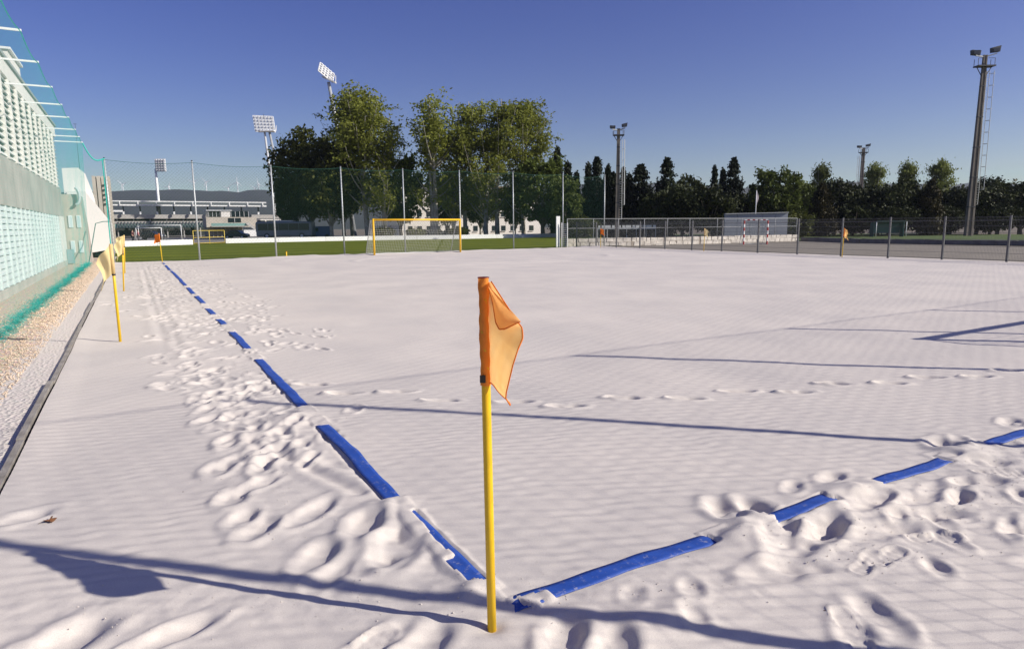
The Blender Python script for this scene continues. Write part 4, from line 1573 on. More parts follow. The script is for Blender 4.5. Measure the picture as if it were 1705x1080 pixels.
# ------------------------------------------------------------------ WHITE BOARDS ROUND THE GRASS PITCH
bp_ = [(-2.6, 78.5), (1.2, 81.0), (5.0, 83.6)]
bp2 = [(9.0, 87.3), (15.5, 88.2), (22, 89.2), (28.9, 89.9), (35.2, 88.6), (41.5, 87.4), (48, 87.5), (54, 87.6), (59.6, 87.8)]
bd1 = thing('perimeter_board', (*bp_[0], -.1), 'low white perimeter board left of the yellow gate', 'board')
bd2 = thing('perimeter_board', (*bp2[0], -.1), 'low white perimeter board running right from the yellow gate', 'board')
for root, pl in ((bd1, bp_), (bd2, bp2)):
    for i in range(len(pl) - 1):
        a, b_ = np.array([*pl[i], 0.]), np.array([*pl[i + 1], 0.])
        d = (b_ - a) / np.linalg.norm(b_ - a)
        MB().beam(a + d * .02 + [0, 0, .22], b_ - d * .02 + [0, 0, .22], .08, .62).build('panel', WHITE, root)
        MB().beam(a + [0, .05, .15], a + [0, .051, .155], .14, .7).build('joint', LMET, root)
# yellow gate
GATEY = mat('gate_yellow', (.75, .56, .10), .5)
gt = thing('yellow_gate', (7, 85.4, -.1), 'yellow tubular gate in the gap of the white boards', 'gate')
a, b_ = np.array([5.1, 83.7, 0]), np.array([8.9, 87.2, 0])
for t in (0, .5, 1):
    p = lerp(a, b_, t)
    MB().tube([p + [0, 0, -.1], p + [0, 0, 1.55]], .038, 8).build('post', GATEY, gt, True)
for z in (.05, .72, 1.53):
    MB().tube([a + [0, 0, z], b_ + [0, 0, z]], .03, 8).build('rail', GATEY, gt, True)


# ------------------------------------------------------------------ STADIUM
def aty(px, py, d, ref):
    """place on bearing px in the east-west plane that stands d metres ahead on bearing ref; height read at ref"""
    Y = at(ref, 377, d)[1]
    v = _rt * (px - CX) + _up * (CY - 377.0) + _fw * F
    p = CAM + v * ((Y - CAM[1]) / v[1])
    return np.array([p[0], Y, at(ref, py, d)[2]])


REF = 310


def wbox(px0, px1, py0, py1, d, th=.5):
    """box facing the pitch, spanning two bearings and two heights at distance d, th deep"""
    a, b_ = aty(px0, py1, d, REF), aty(px1, py0, d, REF)
    return MB().box(a[0], b_[0], a[1], a[1] + th, a[2], b_[2])


SD = 165
stadium = thing('stadium_stand', (*gat(310, SD)[:2], -.3), 'grey open stadium stand with slim roof rails and teal railing', 'stadium')
SC = mat('stand_concrete', (.42, .40, .37), .9, .15, .3)
SROOF = mat('stand_roof', (.10, .12, .13), .7)
TRAIL = mat('teal_railing', (.20, .34, .31), .6, .1, .5)
wbox(188, 446, 335.0, 336.6, SD, .4).build('roof_rail', WHITE, stadium)
wbox(188, 446, 341.0, 343.2, SD, .4).build('roof_rail', WHITE, stadium)
wbox(188, 446, 336.8, 340.8, SD + 2, 14).build('roof', SROOF, stadium)
for px in list(np.arange(203, 445, 30.3)) + [440]:
    wbox(px - .8, px + .8, 336.2, 341.4, SD - .3, .3).build('roof_strut', WHITE, stadium)
for px in np.arange(208, 445, 28):
    wbox(px - 1.0, px + 1.0, 343.4, 357, SD + 6, .4).build('column', SROOF, stadium)
    b_ = wbox(px - 1.4, px + 1.4, 352.5, 357.0, SD - 1, .5).build('light_box', WHITE, stadium)
wbox(180, 345, 357.4, 364.0, SD, 3).build('fascia', SC, stadium)
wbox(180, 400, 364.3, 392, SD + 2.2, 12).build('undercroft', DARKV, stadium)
wbox(420, 480, 357.4, 364.0, SD + 1, 3).build('fascia', SC, stadium)
wbox(191, 338, 368.0, 372.0, SD - .2, .15).build('railing_panel', SC, stadium)
wbox(191, 338, 372.3, 379, SD - .1, .12).build('railing_panel', TRAIL, stadium)
for px in np.arange(195, 336, 5.4):
    p, q = aty(px, 379, SD - .35, REF), aty(px + 2.7, 369, SD - .35, REF)
    MB().beam(p, q, .16).build('brace', SROOF, stadium)
    p2 = aty(px + 5.4, 379, SD - .35, REF)
    MB().beam(q, p2, .16).build('brace', SROOF, stadium)
for px in np.arange(196, 345, 27.5):
    wbox(px - .9, px + .9, 364.2, 396, SD + .6, .5).build('column', SC, stadium)
MB().beam(aty(181, 351.7, SD - 2, REF), aty(207, 351.7, SD - 2, REF), .4).build('rail', WHITE, stadium)
# box building in front of the stand
REF = 385
bb = thing('club_house', (*gat(385, 150)[:2], -.3), 'two storey beige club house with dark windows before the stand', 'building')
wbox(344, 428, 361.5, 378, 150, 8).build('wall', BEIGE, bb)
wbox(345, 404, 378.2, 398, 151, 7).build('wall', mat('club_house_lower', (.38, .33, .27), .9, .2, .4), bb)
for a_, b2_ in ((348, 369), (385, 416)):
    f_ = wbox(a_, b2_, 351.5, 361.3, 150.5, 5).build('window', GLASS, bb)
    for t in np.linspace(a_ + 1, b2_ - 1, 5 if b2_ - a_ > 25 else 4):
        wbox(t - .35, t + .35, 351.8, 361.1, 150.35, .12).build('frame', LMET, f_)
wbox(345, 388, 349.6, 351.2, 150, 6).build('roof', LMET, bb)
wbox(369.5, 384.5, 351.6, 361.2, 150.2, 5).build('wall', WCONC, bb)
f_ = wbox(381, 402, 363, 370, 149.9, .08).build('window', GLASS, bb)
wbox(391, 391.8, 363, 370, 149.8, .06).build('frame', LMET, f_)
wbox(352, 416, 371.5, 376.3, 148.6, .12).build('balcony_railing', TRAIL, bb)
wbox(352, 410, 376.5, 377.6, 148.5, 1.6).build('balcony', SC, bb)
for px in np.arange(354, 404, 7):
    wbox(px, px + 1.1, 378, 397, 150.6, .3).build('pillar', SC, bb)
MB().beam(aty(411, 371.5, 148.4, REF), aty(427, 383, 148.4, REF), .3, .5).build('stair', SC, bb)
lw = thing('low_wing', (*gat(450, 152)[:2], -.3), 'low white wing with slit windows right of the club house', 'building')
wbox(427, 480, 365, 396, 152, 6).build('wall', WCONC, lw)
for a_ in (429, 444.5, 459):
    wbox(a_, a_ + 13, 367, 369.4, 151.95, .04).build('window', DARKV, lw)
wbox(405.5, 427, 383, 394, 146, 5).build('ramp', WHITE, lw)

# ------------------------------------------------------------------ VEHICLES AND PEOPLE BEHIND THE BOARDS
CARD = [mat('car_dark_blue', (.012, .018, .03), .25), mat('car_black', (.012, .012, .014), .25), mat('car_grey', (.10, .105, .11), .3), mat('car_silver', (.35, .36, .37), .3, metal=.4)]
TYRE = mat('tyre', (.02, .02, .02), .8)


def car(px, d, ang, paint, label):
    c = gat(px, d, -.05)
    root = thing('parked_car', c, label, 'car', 'cars parked behind the pitch')
    root.rotation_euler = (0, 0, ang)
    m = MB()
    pr_ = [(-2.1, .32), (-2.05, .85), (-1.55, .98), (-.9, 1.42), (.55, 1.45), (1.15, 1.0), (1.95, .86), (2.1, .6), (2.08, .32)]
    m.prism([(x, -.85, z) for x, z in pr_], (0, 1.7, 0))
    o = link('body', m.mesh('car_body', paint), root)
    fixnormals(o.data)
    bv = o.modifiers.new('b', 'BEVEL')
    bv.width = .09
    bv.segments = 2
    for s in (-1, 1):
        m = MB().prism([(-1.38, s * .856, .99), (-.86, s * .856, 1.35), (.50, s * .856, 1.37), (.98, s * .856, .99)], (0, s * .008, 0))
        link('side_window', m.mesh('car_window', GLASS), root)
        for x in (-1.32, 1.3):
            w = link('wheel', MB().tube([(x, s * .72, .32), (x, s * .88, .32)], .32, 16).mesh('wheel', TYRE), root)
            link('rim', MB().tube([(x, s * .878, .32), (x, s * .89, .32)], .19, 12).mesh('rim', LMET), w)
        for x, mt in ((2.06, WHITE), (-2.09, MATS['red_band'])):
            link('lamp', MB().box(min(x, x + .03), max(x, x + .03), s * .6 - .15, s * .6 + .15, .66, .78).mesh('lamp', mt), root)
    return root


ca = -YAW
car(250, 112, ca + .1, CARD[1], 'black car parked behind the two white goals')
car(393, 118, ca, CARD[0], 'dark blue car parked by the club house ramp')
car(700, 118, ca + PI, CARD[2], 'grey car parked behind the yellow goal, leftmost of three')
car(727, 119, ca + .05, CARD[1], 'black car parked behind the middle of the yellow goal')
car(752, 118, ca, CARD[2], 'dark grey car parked behind the right post of the yellow goal')
# coach
c = gat(476, 116, -.05)
bus = thing('coach', c, 'large dark windowed coach parked behind the white board', 'coach')
bus.rotation_euler = (0, 0, ca)
o = link('body', MB().box(-4.9, 4.9, -1.2, 1.2, .35, 2.95).mesh('coach_body', mat('coach_body', (.16, .18, .20), .35, .2, 1)), bus)
bv = o.modifiers.new('b', 'BEVEL')
bv.width = .25
bv.segments = 3
for s in (-1, 1):
    for i in range(5):
        link('side_window', MB().box(-4.5 + i * 1.8, -4.5 + i * 1.8 + 1.72, s * 1.205 - .01, s * 1.205 + .01, 1.45, 2.6).mesh('coach_window', GLASS), bus)
    for x in (-3.0, 3.1):
        w = link('wheel', MB().tube([(x, s * .95, .48), (x, s * 1.22, .48)], .48, 18).mesh('wheel', TYRE), bus)
        link('rim', MB().tube([(x, s * 1.215, .48), (x, s * 1.235, .48)], .27, 12).mesh('rim', LMET), w)
link('windscreen', MB().box(-4.93, -4.89, -1.05, 1.05, 1.2, 2.7).mesh('windscreen', GLASS), bus)
link('roof_unit', MB().box(-1.5, 1.5, -.8, .8, 2.95, 3.15).mesh('roof_unit', LMET), bus)
# blue van
c = gat(533, 118, -.05)
van = thing('delivery_van', c, 'blue van parked under the dark plane trees', 'van')
van.rotation_euler = (0, 0, ca)
o = link('body', MB().prism([(-1.9, -.9, .35), (-1.9, -.9, 1.0), (-1.45, -.9, 1.15), (-1.0, -.9, 2.05), (2.1, -.9, 2.1), (2.15, -.9, .35)], (0, 1.8, 0)).mesh('van_body', mat('van_blue', (.03, .07, .20), .35)), van)
fixnormals(o.data)
for s in (-1, 1):
    link('side_window', MB().prism([(-1.25, s * .906, 1.2), (-.95, s * .906, 1.8), (-.1, s * .906, 1.8), (-.1, s * .906, 1.2)], (0, s * .01, 0)).mesh('van_window', GLASS), van)
    for x in (-1.2, 1.4):
        link('wheel', MB().tube([(x, s * .75, .34), (x, s * .93, .34)], .34, 16).mesh('wheel', TYRE), van)


def person(px, d, label, shirt, trousers, seated=False):
    c = gat(px, d, -.05)
    root = thing('person', c, label, 'person')
    root.rotation_euler = (0, 0, rd.uniform(0, 6))
    J = [((0, 0, .95), .15), ((0, 0, 1.2), .15), ((0, 0, 1.42), .13), ((0, 0, 1.52), .06), ((0, 0.01, 1.62), .085), ((0, .01, 1.74), .075),
         ((.19, 0, 1.42), .06), ((.24, .02, 1.15), .045), ((.22, .12, .93), .035), ((-.19, 0, 1.42), .06), ((-.25, .0, 1.15), .045), ((-.24, .06, .9), .035),
         ((.1, 0, .88), .10), ((.11, .02, .5), .065), ((.11, -.02, .08), .045), ((.11, .12, .04), .04),
         ((-.1, 0, .88), .10), ((-.12, -.02, .5), .065), ((-.12, -.06, .08), .045), ((-.12, .08, .04), .04)]
    E_ = [(0, 1), (1, 2), (2, 3), (3, 4), (4, 5), (2, 6), (6, 7), (7, 8), (2, 9), (9, 10), (10, 11), (0, 12), (12, 13), (13, 14), (14, 15), (0, 16), (16, 17), (17, 18), (18, 19)]

    def skin(name, ids, grow, mt):
        remap = {j: i for i, j in enumerate(ids)}
        me = bpy.data.meshes.new(name)
        me.from_pydata([J[j][0] for j in ids], [(remap[a], remap[b]) for a, b in E_ if a in remap and b in remap], [])
        me.materials.append(mt)
        o = link(name, me, root)
        md = o.modifiers.new('s', 'SKIN')
        for i, j in enumerate(ids):
            me.skin_vertices[0].data[i].radius = (J[j][1] + grow,) * 2
        me.skin_vertices[0].data[0].use_root = True
        o.modifiers.new('ss', 'SUBSURF').levels = 1
        return o

    skin('body', list(range(20)), 0, mat('skin', (.42, .25, .18), .6))
    skin('shirt', [0, 1, 2, 6, 7, 9, 10], .02, shirt)
    skin('trousers', [0, 12, 13, 14, 16, 17, 18], .018, trousers)
    o = link('hair', MB().tube([(0, -.015, 1.67), (0, -.015, 1.75), (0, -.01, 1.82), (0, 0, 1.85)], [.098, .105, .08, .02], 12).mesh('hair', mat('hair', (.02, .015, .01), .6), True), root)
    return root


person(219.5, 84.6, 'person in dark clothing standing behind the white board', mat('dark_shirt', (.09, .025, .03), .8), mat('dark_trousers', (.02, .02, .03), .8))
person(228.5, 84.8, 'person in a pink top standing behind the white board', mat('pink_shirt', (.55, .22, .24), .8), mat('grey_trousers', (.10, .09, .10), .8))
# white goals on the training ground
goal(at(228, 400, 100)[:2], at(270, 400, 100)[:2], _h[:2] * 1.2, 1.95, 'smaller white goal behind the board at the left', WHITE, WNET, .25, .004, .06, depth_top=.3)
goal(at(232, 400, 112)[:2], at(303, 400, 112)[:2], _h[:2] * 1.6, 2.4, 'larger white goal behind the board at the left', WHITE, WNET, .3, .004, .06, depth_top=.3)


# ------------------------------------------------------------------ FLOODLIGHT MASTS
def grid_panel(c, right, up, w, h, nxp, nyp, root, th=.35):
    f = MB()
    for i in range(nyp + 1):
        z = -h / 2 + h * i / nyp
        f.beam(c - right * w / 2 + up * z, c + right * w / 2 + up * z, .16)
    for i in range(nxp + 1):
        x = -w / 2 + w * i / nxp
        f.beam(c + right * x - up * h / 2, c + right * x + up * h / 2, .16)
    f.build('frame', WHITE, root)
    n = np.cross(right, up)
    lm = MB().tube([np.zeros(3), n * .35], [.33, .22], 8).mesh('floodlight', mat('floodlight_face', (.55, .56, .58), .25))
    for i in range(nxp):
        for j in range(nyp):
            o = link('floodlight', lm, root)
            p = c + right * (-w / 2 + w * (i + .5) / nxp) + up * (-h / 2 + h * (j + .5) / nyp)
            o.location = Vector(p) - root.location


R0 = _r0
Z3 = np.array([0, 0, 1.0])
# straight mast over the stand
c = gat(267.5, 175)
m1 = thing('floodlight_mast', c, 'white floodlight mast with flat lamp grid above the stand', 'mast')
tp = at(267, 268, 175)
MB().tube([c + [0, 0, -.3], np.array([c[0], c[1], tp[2] - 2])], [.45, .28], 10).build('pole', WHITE, m1, True)
grid_panel(at(267.2, 275.2, 174.4), R0, Z3, 2.7, 3.1, 4, 5, m1)
# two legged mast
D2 = 178
m2 = thing('floodlight_mast', gat(458, D2), 'two legged floodlight mast with big lamp grid left of the trees', 'mast')
rgt = R0 * .93 + np.array([_h[0], _h[1], 0]) * .37
upv = Z3 * .96 - R0 * .10
pc = at(440, 206.5, D2)
MB().tube([gat(462, D2, -.3), at(440.5, 219, D2)], [.38, .26], 10).build('leg', LMET, m2, True)
MB().tube([gat(484, D2, -.3), at(448.5, 219, D2 + .5)], [.42, .30], 10).build('leg', GALV, m2, True)
grid_panel(pc, rgt, upv, 5.0, 4.2, 6, 5, m2)
MB().beam(at(430, 219.5, D2), at(457, 218, D2), 1.4, .22).build('platform', WHITE, m2)
MB().beam(at(450, 214, D2 + 1), at(460, 214, D2 + 1), .12).build('railing', WHITE, m2)
MB().beam(at(460, 218, D2 + 1), at(460, 209, D2 + 1), .12).build('railing', WHITE, m2)
MB().tube([at(439, 196, D2), at(439, 190, D2)], .05, 6).build('spike', DMET, m2)
# leaning mast
D3 = 150
m3 = thing('floodlight_mast', gat(590, D3), 'leaning floodlight mast rising above the poplars', 'mast')
MB().tube([gat(590, D3, -.3), at(560, 205, D3), at(547, 137, D3)], [.55, .42, .34], 10).build('pole', GALV, m3, True)
rg3 = R0 * .88 - Z3 * .35
rg3 = (R0 * .60 + np.array([_h[0], _h[1], 0]) * .6 - Z3 * .50)
rg3 /= np.linalg.norm(rg3)
up3 = Z3 * .80 - R0 * .38
up3 -= rg3 * (up3 @ rg3)
up3 /= np.linalg.norm(up3)
grid_panel(at(543.5, 121, D3), rg3, up3, 3.9, 2.7, 5, 4, m3)
MB().beam(at(537, 128, D3), at(559, 138, D3), 1.3, .25).build('platform', WHITE, m3)
MB().beam(at(559, 138, D3), at(559, 126, D3), .12).build('railing', WHITE, m3)
MB().beam(at(551, 124, D3), at(559, 127, D3), .12).build('railing', WHITE, m3)
MB().beam(at(551, 134, D3), at(551, 124, D3), .12).build('railing', WHITE, m3)

CPOLE = mat('mast_concrete', (.23, .195, .16), .85, .3, .6, .2, 10)


def court_mast(px, d, top_py, label, w0, w1, ladder_side, sc_=1.0, z0=-.1):
    c = gat(px, d, z0)
    root = thing('floodlight_mast', c, label, 'mast', 'concrete floodlight masts round the courts')
    t = at(px, top_py, d)
    Ht = t[2] - z0
    x, y = c[0], c[1]
    rr = R0
    fw = np.array([_h[0], _h[1], 0])

    def w(a, b_, z):   # offsets right, ahead
        return np.array([x, y, z]) + rr * a + fw * b_
    m = MB()
    # tapered column with a recessed web
    for s in (-1, 1):
        b0, t0 = w(s * w0 * .36, 0, z0), w(s * w1 * .36, 0, t[2])
        vs = []
        for p, wd in ((b0, w0 * .28), (t0, w1 * .28)):
            for a, b_ in ((-1, -1), (1, -1), (1, 1), (-1, 1)):
                vs.append(p + rr * a * wd / 2 + fw * b_ * wd)
        MB().add(vs, [(3, 2, 1, 0), (4, 5, 6, 7), (0, 1, 5, 4), (1, 2, 6, 5), (2, 3, 7, 6), (3, 0, 4, 7)]).build('column_flange', CPOLE, root)
    vs = []
    for p, wd, z in ((w(0, 0, z0), w0 * .45, z0), (w(0, 0, t[2] - .02), w1 * .45, t[2])):
        for a, b_ in ((-1, -1), (1, -1), (1, 1), (-1, 1)):
            vs.append(p + rr * a * wd / 2 + fw * b_ * .10)
    MB().add(vs, [(3, 2, 1, 0), (4, 5, 6, 7), (0, 1, 5, 4), (1, 2, 6, 5), (2, 3, 7, 6), (3, 0, 4, 7)]).build('column_web', CPOLE, root)
    for k in range(1, 6):
        z = z0 + Ht * k / 6
        wd = w0 + (w1 - w0) * k / 6
        MB().beam(w(-wd * .52, 0, z), w(wd * .52, 0, z), wd * .62, .12).build('collar', DMET, root)
    # platform basket
    zp = t[2] - 1.5 * sc_
    MB().beam(w(-1.15 * sc_, 0, zp), w(1.25 * sc_, 0, zp), 1.2 * sc_, .16).build('platform', DMET, root)
    for s in (-1, 1):
        MB().beam(w(s * 1.1 * sc_, 0, zp), w(s * .25 * sc_, 0, zp - 1.35 * sc_), .07).build('strut', DMET, root)
        MB().beam(w(s * 1.15 * sc_, -.4, zp), w(s * 1.15 * sc_, -.4, zp + 1.0 * sc_), .05).build('guard_post', DMET, root)
        MB().beam(w(s * 1.15 * sc_, .4, zp), w(s * 1.15 * sc_, .4, zp + 1.0 * sc_), .05).build('guard_post', DMET, root)
        MB().beam(w(s * 1.15 * sc_, -.4, zp + 1.0 * sc_), w(s * .2, -.4, zp + 1.0 * sc_), .05).build('guard_rail', DMET, root)
    # arms and lamps
    for s, rise in ((-1, .05), (1, .32)):
        MB().beam(w(0, 0, t[2] - .25), w(s * 1.45 * sc_, -.2, t[2] - .15 + rise * sc_), .14).build('lamp_arm', LMET, root)
        p = w(s * 1.35 * sc_, -.25, t[2] + .35 * sc_ + rise * sc_)
        tilt = rr * .75 * s + Z3 * .35
        m = MB()
        q0 = p - rr * .55 * sc_ - Z3 * .38 * sc_
        m.prism([q0, q0 + rr * 1.05 * sc_ + Z3 * .10 * s * sc_, q0 + rr * 1.15 * sc_ + Z3 * (.72 + .2 * s) * sc_, q0 - rr * .08 * sc_ + Z3 * .62 * sc_], fw * .5)
        o = m.build('lamp_housing', DMET, root)
        m = MB()
        q1 = q0 - fw * .02 + rr * .1 * sc_ + Z3 * .08 * sc_
        m.prism([q1, q1 + rr * .85 * sc_ + Z3 * .08 * s * sc_, q1 + rr * .9 * sc_ + Z3 * .5 * sc_, q1 + Z3 * .48 * sc_], -fw * .012)
        m.build('lamp_glass', LGLASS, o, origin=tuple(root.location))
    # ladder with safety cage
    so = ladder_side
    xo = w0 * .5 + .30 * sc_ ** .5
    zl0, zl1 = z0 + Ht * .18, zp - .6
    lad = MB()
    for s in (0, .38):
        lad.beam(w(so * (xo + s) - so * .3 * 1, 0, zl0), w(so * (xo + s - .35), 0, zl1), .05)
    z = zl0
    while z < zl1:
        tt = (z - zl0) / (zl1 - zl0)
        lad.beam(w(so * (xo - .3 - .05 * tt), 0, z), w(so * (xo + .08 - .05 * tt), 0, z), .035)
        z += .32
    lad.build('ladder', LMET, root)
    cage = MB()
    for s in (.55 * sc_, .75 * sc_):
        cage.beam(w(so * (xo + s), -.3 * (s < .6 * sc_), zl0 + 2), w(so * (xo + s - .1), -.3 * (s < .6 * sc_), zl1), .04)
    z = zl0 + 2
    while z < zl1:
        cage.tube([w(so * (xo + .05), -.02, z), w(so * (xo + .3), -.38, z), w(so * (xo + .72 * sc_), -.12, z), w(so * (xo + .72 * sc_), .12, z), w(so * (xo + .3), .38, z)], .025, 5)
        z += 1.5
    cage.build('ladder_cage', LMET, root)
    return root


court_mast(1613.5, 90, 92, 'tallest concrete floodlight mast with caged ladder at the right', .98, .50, 1, .95)
court_mast(1027.5, 92, 214, 'concrete floodlight mast with caged ladder right of the far net', .60, .38, 1, .60)
court_mast(1429, 125, 246, 'concrete floodlight mast far behind the pines on the right', .72, .5, -1, .60)
# tilt the tallest slightly as it stands
# ------------------------------------------------------------------ WIND TURBINES
tpos = [(204, 307, 0.3), (281, 311, 1.1), (323, 304, .6), (343, 303, .2), (380, 313, .8), (395, 304, 1.5), (425, 314, .4), (430.5, 307, 1.7), (168, 302, .9)]
whr = ['leftmost, above the stand roof', 'left of the second net post', 'hidden partly behind the second net post', 'right of the second net post', 'short one left of the tall pair',
       'tallest of the middle pair', 'faint one before the plane trees', 'rightmost, beside the dark plane trees', 'behind the ribbed tower']
for (px, py, a0), wh in zip(tpos, whr):
    d = 2550
    hub = at(px, py, d)
    base = np.array([hub[0], hub[1], 100.0])
    root = thing('wind_turbine', base, 'white wind turbine on the far hill, ' + wh, 'wind turbine', 'wind turbines on the hill')
    TW = mat('turbine_white', (.75, .76, .78), .5)
    MB().tube([base, hub], [2.4, 1.4], 8).build('tower', TW, root)
    MB().beam(hub - np.array([*_h[:2], 0]) * 4, hub + np.array([*_h[:2], 0]) * 6, 3.4).build('nacelle', TW, root)
    hb = hub - np.array([*_h[:2], 0]) * 5
    for k in range(3):
        a = a0 + k * 2 * PI / 3
        dirb = R0 * math.cos(a) + Z3 * math.sin(a)
        MB().tube([hb, hb + dirb * 8, hb + dirb * 24], [.9, 1.3, .3], 6).build('blade', TW, root)

# ------------------------------------------------------------------ TREES
LEAFM = {'poplar': leaf_mat('poplar_leaf', (.36, .39, .075), (.18, .20, .042), .5, .45), 'plane': leaf_mat('plane_leaf', (.11, .118, .024), (.034, .043, .011), .3, .35),
         'cypress': leaf_mat('cypress_leaf', (.030, .040, .017), (.012, .018, .009), .06, .6), 'pine': leaf_mat('pine_needle', (.062, .072, .022), (.016, .022, .008), .12, .5),
         'broad': leaf_mat('maple_leaf', (.12, .15, .030), (.045, .062, .015), .3, .5), 'light': leaf_mat('light_leaf', (.21, .235, .07), (.11, .135, .035), .4, .6),
         'rust': leaf_mat('brown_leaf', (.070, .055, .016), (.028, .027, .010), .1, .6)}


def leaf_mesh(name, centres, radii, per, size, material, up=0.0, squash=.8):
    C_ = np.repeat(np.array(centres), per, 0)
    R_ = np.repeat(np.array(radii), per)[:, None]
    n = len(C_)
    p = C_ + rng.normal(0, .5, (n, 3)) * R_ * np.array([1, 1, squash])
    a = rng.normal(0, 1, (n, 3)) + np.array([0, 0, up])
    a /= np.linalg.norm(a, axis=1, keepdims=True)
    b_ = rng.normal(0, 1, (n, 3))
    b_ = np.cross(a, b_)
    b_ /= np.linalg.norm(b_, axis=1, keepdims=True) + 1e-9
    s = size * rng.uniform(.6, 1.35, (n, 1))
    v = np.stack([p - a * s, p + b_ * s * .55, p + a * s, p - b_ * s * .55], 1).reshape(-1, 3)
    q = np.arange(4 * n).reshape(-1, 4)
    return bigmesh(name, v, q, material)


def curve(p, q, bow, k=5):
    p, q = np.array(p, float), np.array(q, float)
    return [lerp(p, q, t) + np.array(bow) * math.sin(PI * t) for t in np.linspace(0, 1, k)]


def proto_poplar(seed, H_=20.0, W_=4.2, base=2.4, nl=26, stems=1, per=34, material='poplar', lsize=.24, bark=PALEB):
    r = random.Random(seed)
    tr = MB()
    cs, rs = [], []
    for s in range(stems):
        ox, oy = (r.uniform(-.9, .9), r.uniform(-.6, .6)) if stems > 1 else (0, 0)
        hx, hy = r.uniform(-.8, .8) + ox * 1.6, r.uniform(-.8, .8)
        Hs = H_ * (1 if s == 0 else r.uniform(.75, .95))
        trunk = [np.array([ox + (hx - ox) * t + .18 * math.sin(t * 5 + s), oy + (hy - oy) * t + .15 * math.sin(t * 4), -.4 + (Hs + .2) * t]) for t in np.linspace(0, 1, 10)]
        tr.tube(trunk, [.30 * (1 - .93 * t) + .02 for t in np.linspace(0, 1, 10)], 8)
        for k in range(nl // stems):
            t = r.uniform(.14, .9)
            i = t * 9
            p0 = lerp(trunk[int(i)], trunk[min(int(i) + 1, 9)], i - int(i))
            a = r.uniform(0, 2 * PI)
            prof_ = math.sin(PI * min(1, (t + .10)) ** .85) ** .7
            reach = W_ * r.uniform(.5, 1.0) * (prof_ + .12)
            rise = reach * r.uniform(.9, 1.8) + .5
            p1 = p0 + np.array([math.cos(a) * reach, math.sin(a) * reach, rise])
            if p1[2] > H_ * 1.02:
                p1[2] = H_ * r.uniform(.93, 1.02)
            cv = curve(p0, p1, (math.cos(a) * .3, math.sin(a) * .3, -.3), 6)
            tr.tube(cv, [.10 * (1 - .85 * q) for q in np.linspace(0, 1, 6)], 5)
            for q in range(7):
                tt = r.uniform(.3, 1.05)
                c_ = lerp(cv[0], cv[-1], tt) + np.array([r.gauss(0, .5), r.gauss(0, .5), r.gauss(0, .5)])
                if c_[2] < base:
                    c_[2] = base + r.random()
                cs.append(c_)
                rs.append(r.uniform(.55, 1.15))
        for q in range(14):
            t = r.uniform(.55, 1.0)
            i = t * 9
            cs.append(lerp(trunk[int(i)], trunk[min(int(i) + 1, 9)], i - int(i)) + np.array([r.gauss(0, .4), r.gauss(0, .4), 0]))
            rs.append(r.uniform(.5, .9))
    return tr.mesh('poplar_trunk', bark, True), leaf_mesh('poplar_crown', cs, rs, per, lsize, LEAFM[material])


def proto_round(seed, H_, W_, base, material, n=120, per=46, lsize=.26, bark=BARK, flat=1.0, low=0.0):
    r = random.Random(seed)
    tr = MB()
    cs, rs = [], []
    tr.tube([(0, 0, -.4), (.1, .05, base * .6), (.05, .1, base + (H_ - base) * .35)], [.34, .27, .16], 8)
    cz = base + (H_ - base) * .5
    hzr = (H_ - base) * .5
    lumps = [(r.uniform(-1, 1), r.uniform(-1, 1), r.uniform(-.7, .9)) for k in range(9)]
    for k in range(n):
        while True:
            v = np.array([r.uniform(-1, 1), r.uniform(-1, 1), r.uniform(-1, 1)])
            if .35 < np.linalg.norm(v) < 1:
                break
        v = v / np.linalg.norm(v) * (np.linalg.norm(v) ** .45)
        l = max(0, max(float(v @ (np.array(q) / (np.linalg.norm(q) + .01))) for q in lumps))
        v = v * (.80 + .26 * l ** 3)
        c_ = np.array([v[0] * W_, v[1] * W_, cz + v[2] * hzr * (flat if v[2] > 0 else 1)])
        cs.append(c_)
        rs.append(r.uniform(.6, 1.15) * max(.6, W_ / 4.5))
    for k in range(12):
        c_ = cs[k * n // 12]
        p0 = np.array([.05, .08, base * r.uniform(.7, 1.1)])
        tr.tube(curve(p0, c_, (0, 0, .3), 5), [.13, .10, .07, .05, .02], 5)
    return tr.mesh('round_trunk', bark, True), leaf_mesh('round_crown', cs, rs, per, lsize, LEAFM[material])


def proto_cypress(seed, H_, W_, material='cypress', n=170, per=34, tips=1):
    r = random.Random(seed)
    tr = MB().tube([(0, 0, -.4), (.04, 0, H_ * .5), (.1, .05, H_ * .9)], [.22, .13, .03], 7)
    cs, rs = [], []
    bend = r.uniform(-.5, .5)
    for k in range(n):
        t = r.random() ** 1.15
        pr_ = W_ * (1 - t) ** .62 * min(1, .45 + t * 4)
        a = r.uniform(0, 2 * PI)
        q = pr_ * r.uniform(.45, 1.0) * (1 + .25 * math.sin(a * 3 + t * 19))
        cs.append(np.array([math.cos(a) * q + bend * t ** 3, math.sin(a) * q, .6 + (H_ - .6) * t]))
        rs.append(.32 + .38 * (1 - t))
    for k in range(14):
        t = .85 + .15 * k / 13
        cs.append(np.array([bend * t ** 3, 0, H_ * t]))
        rs.append(.30 - .14 * k / 13)
    return tr.mesh('cypress_trunk', BARK, True), leaf_mesh('cypress_crown', cs, rs, per, .20, LEAFM[material], up=1.2, squash=1.5)


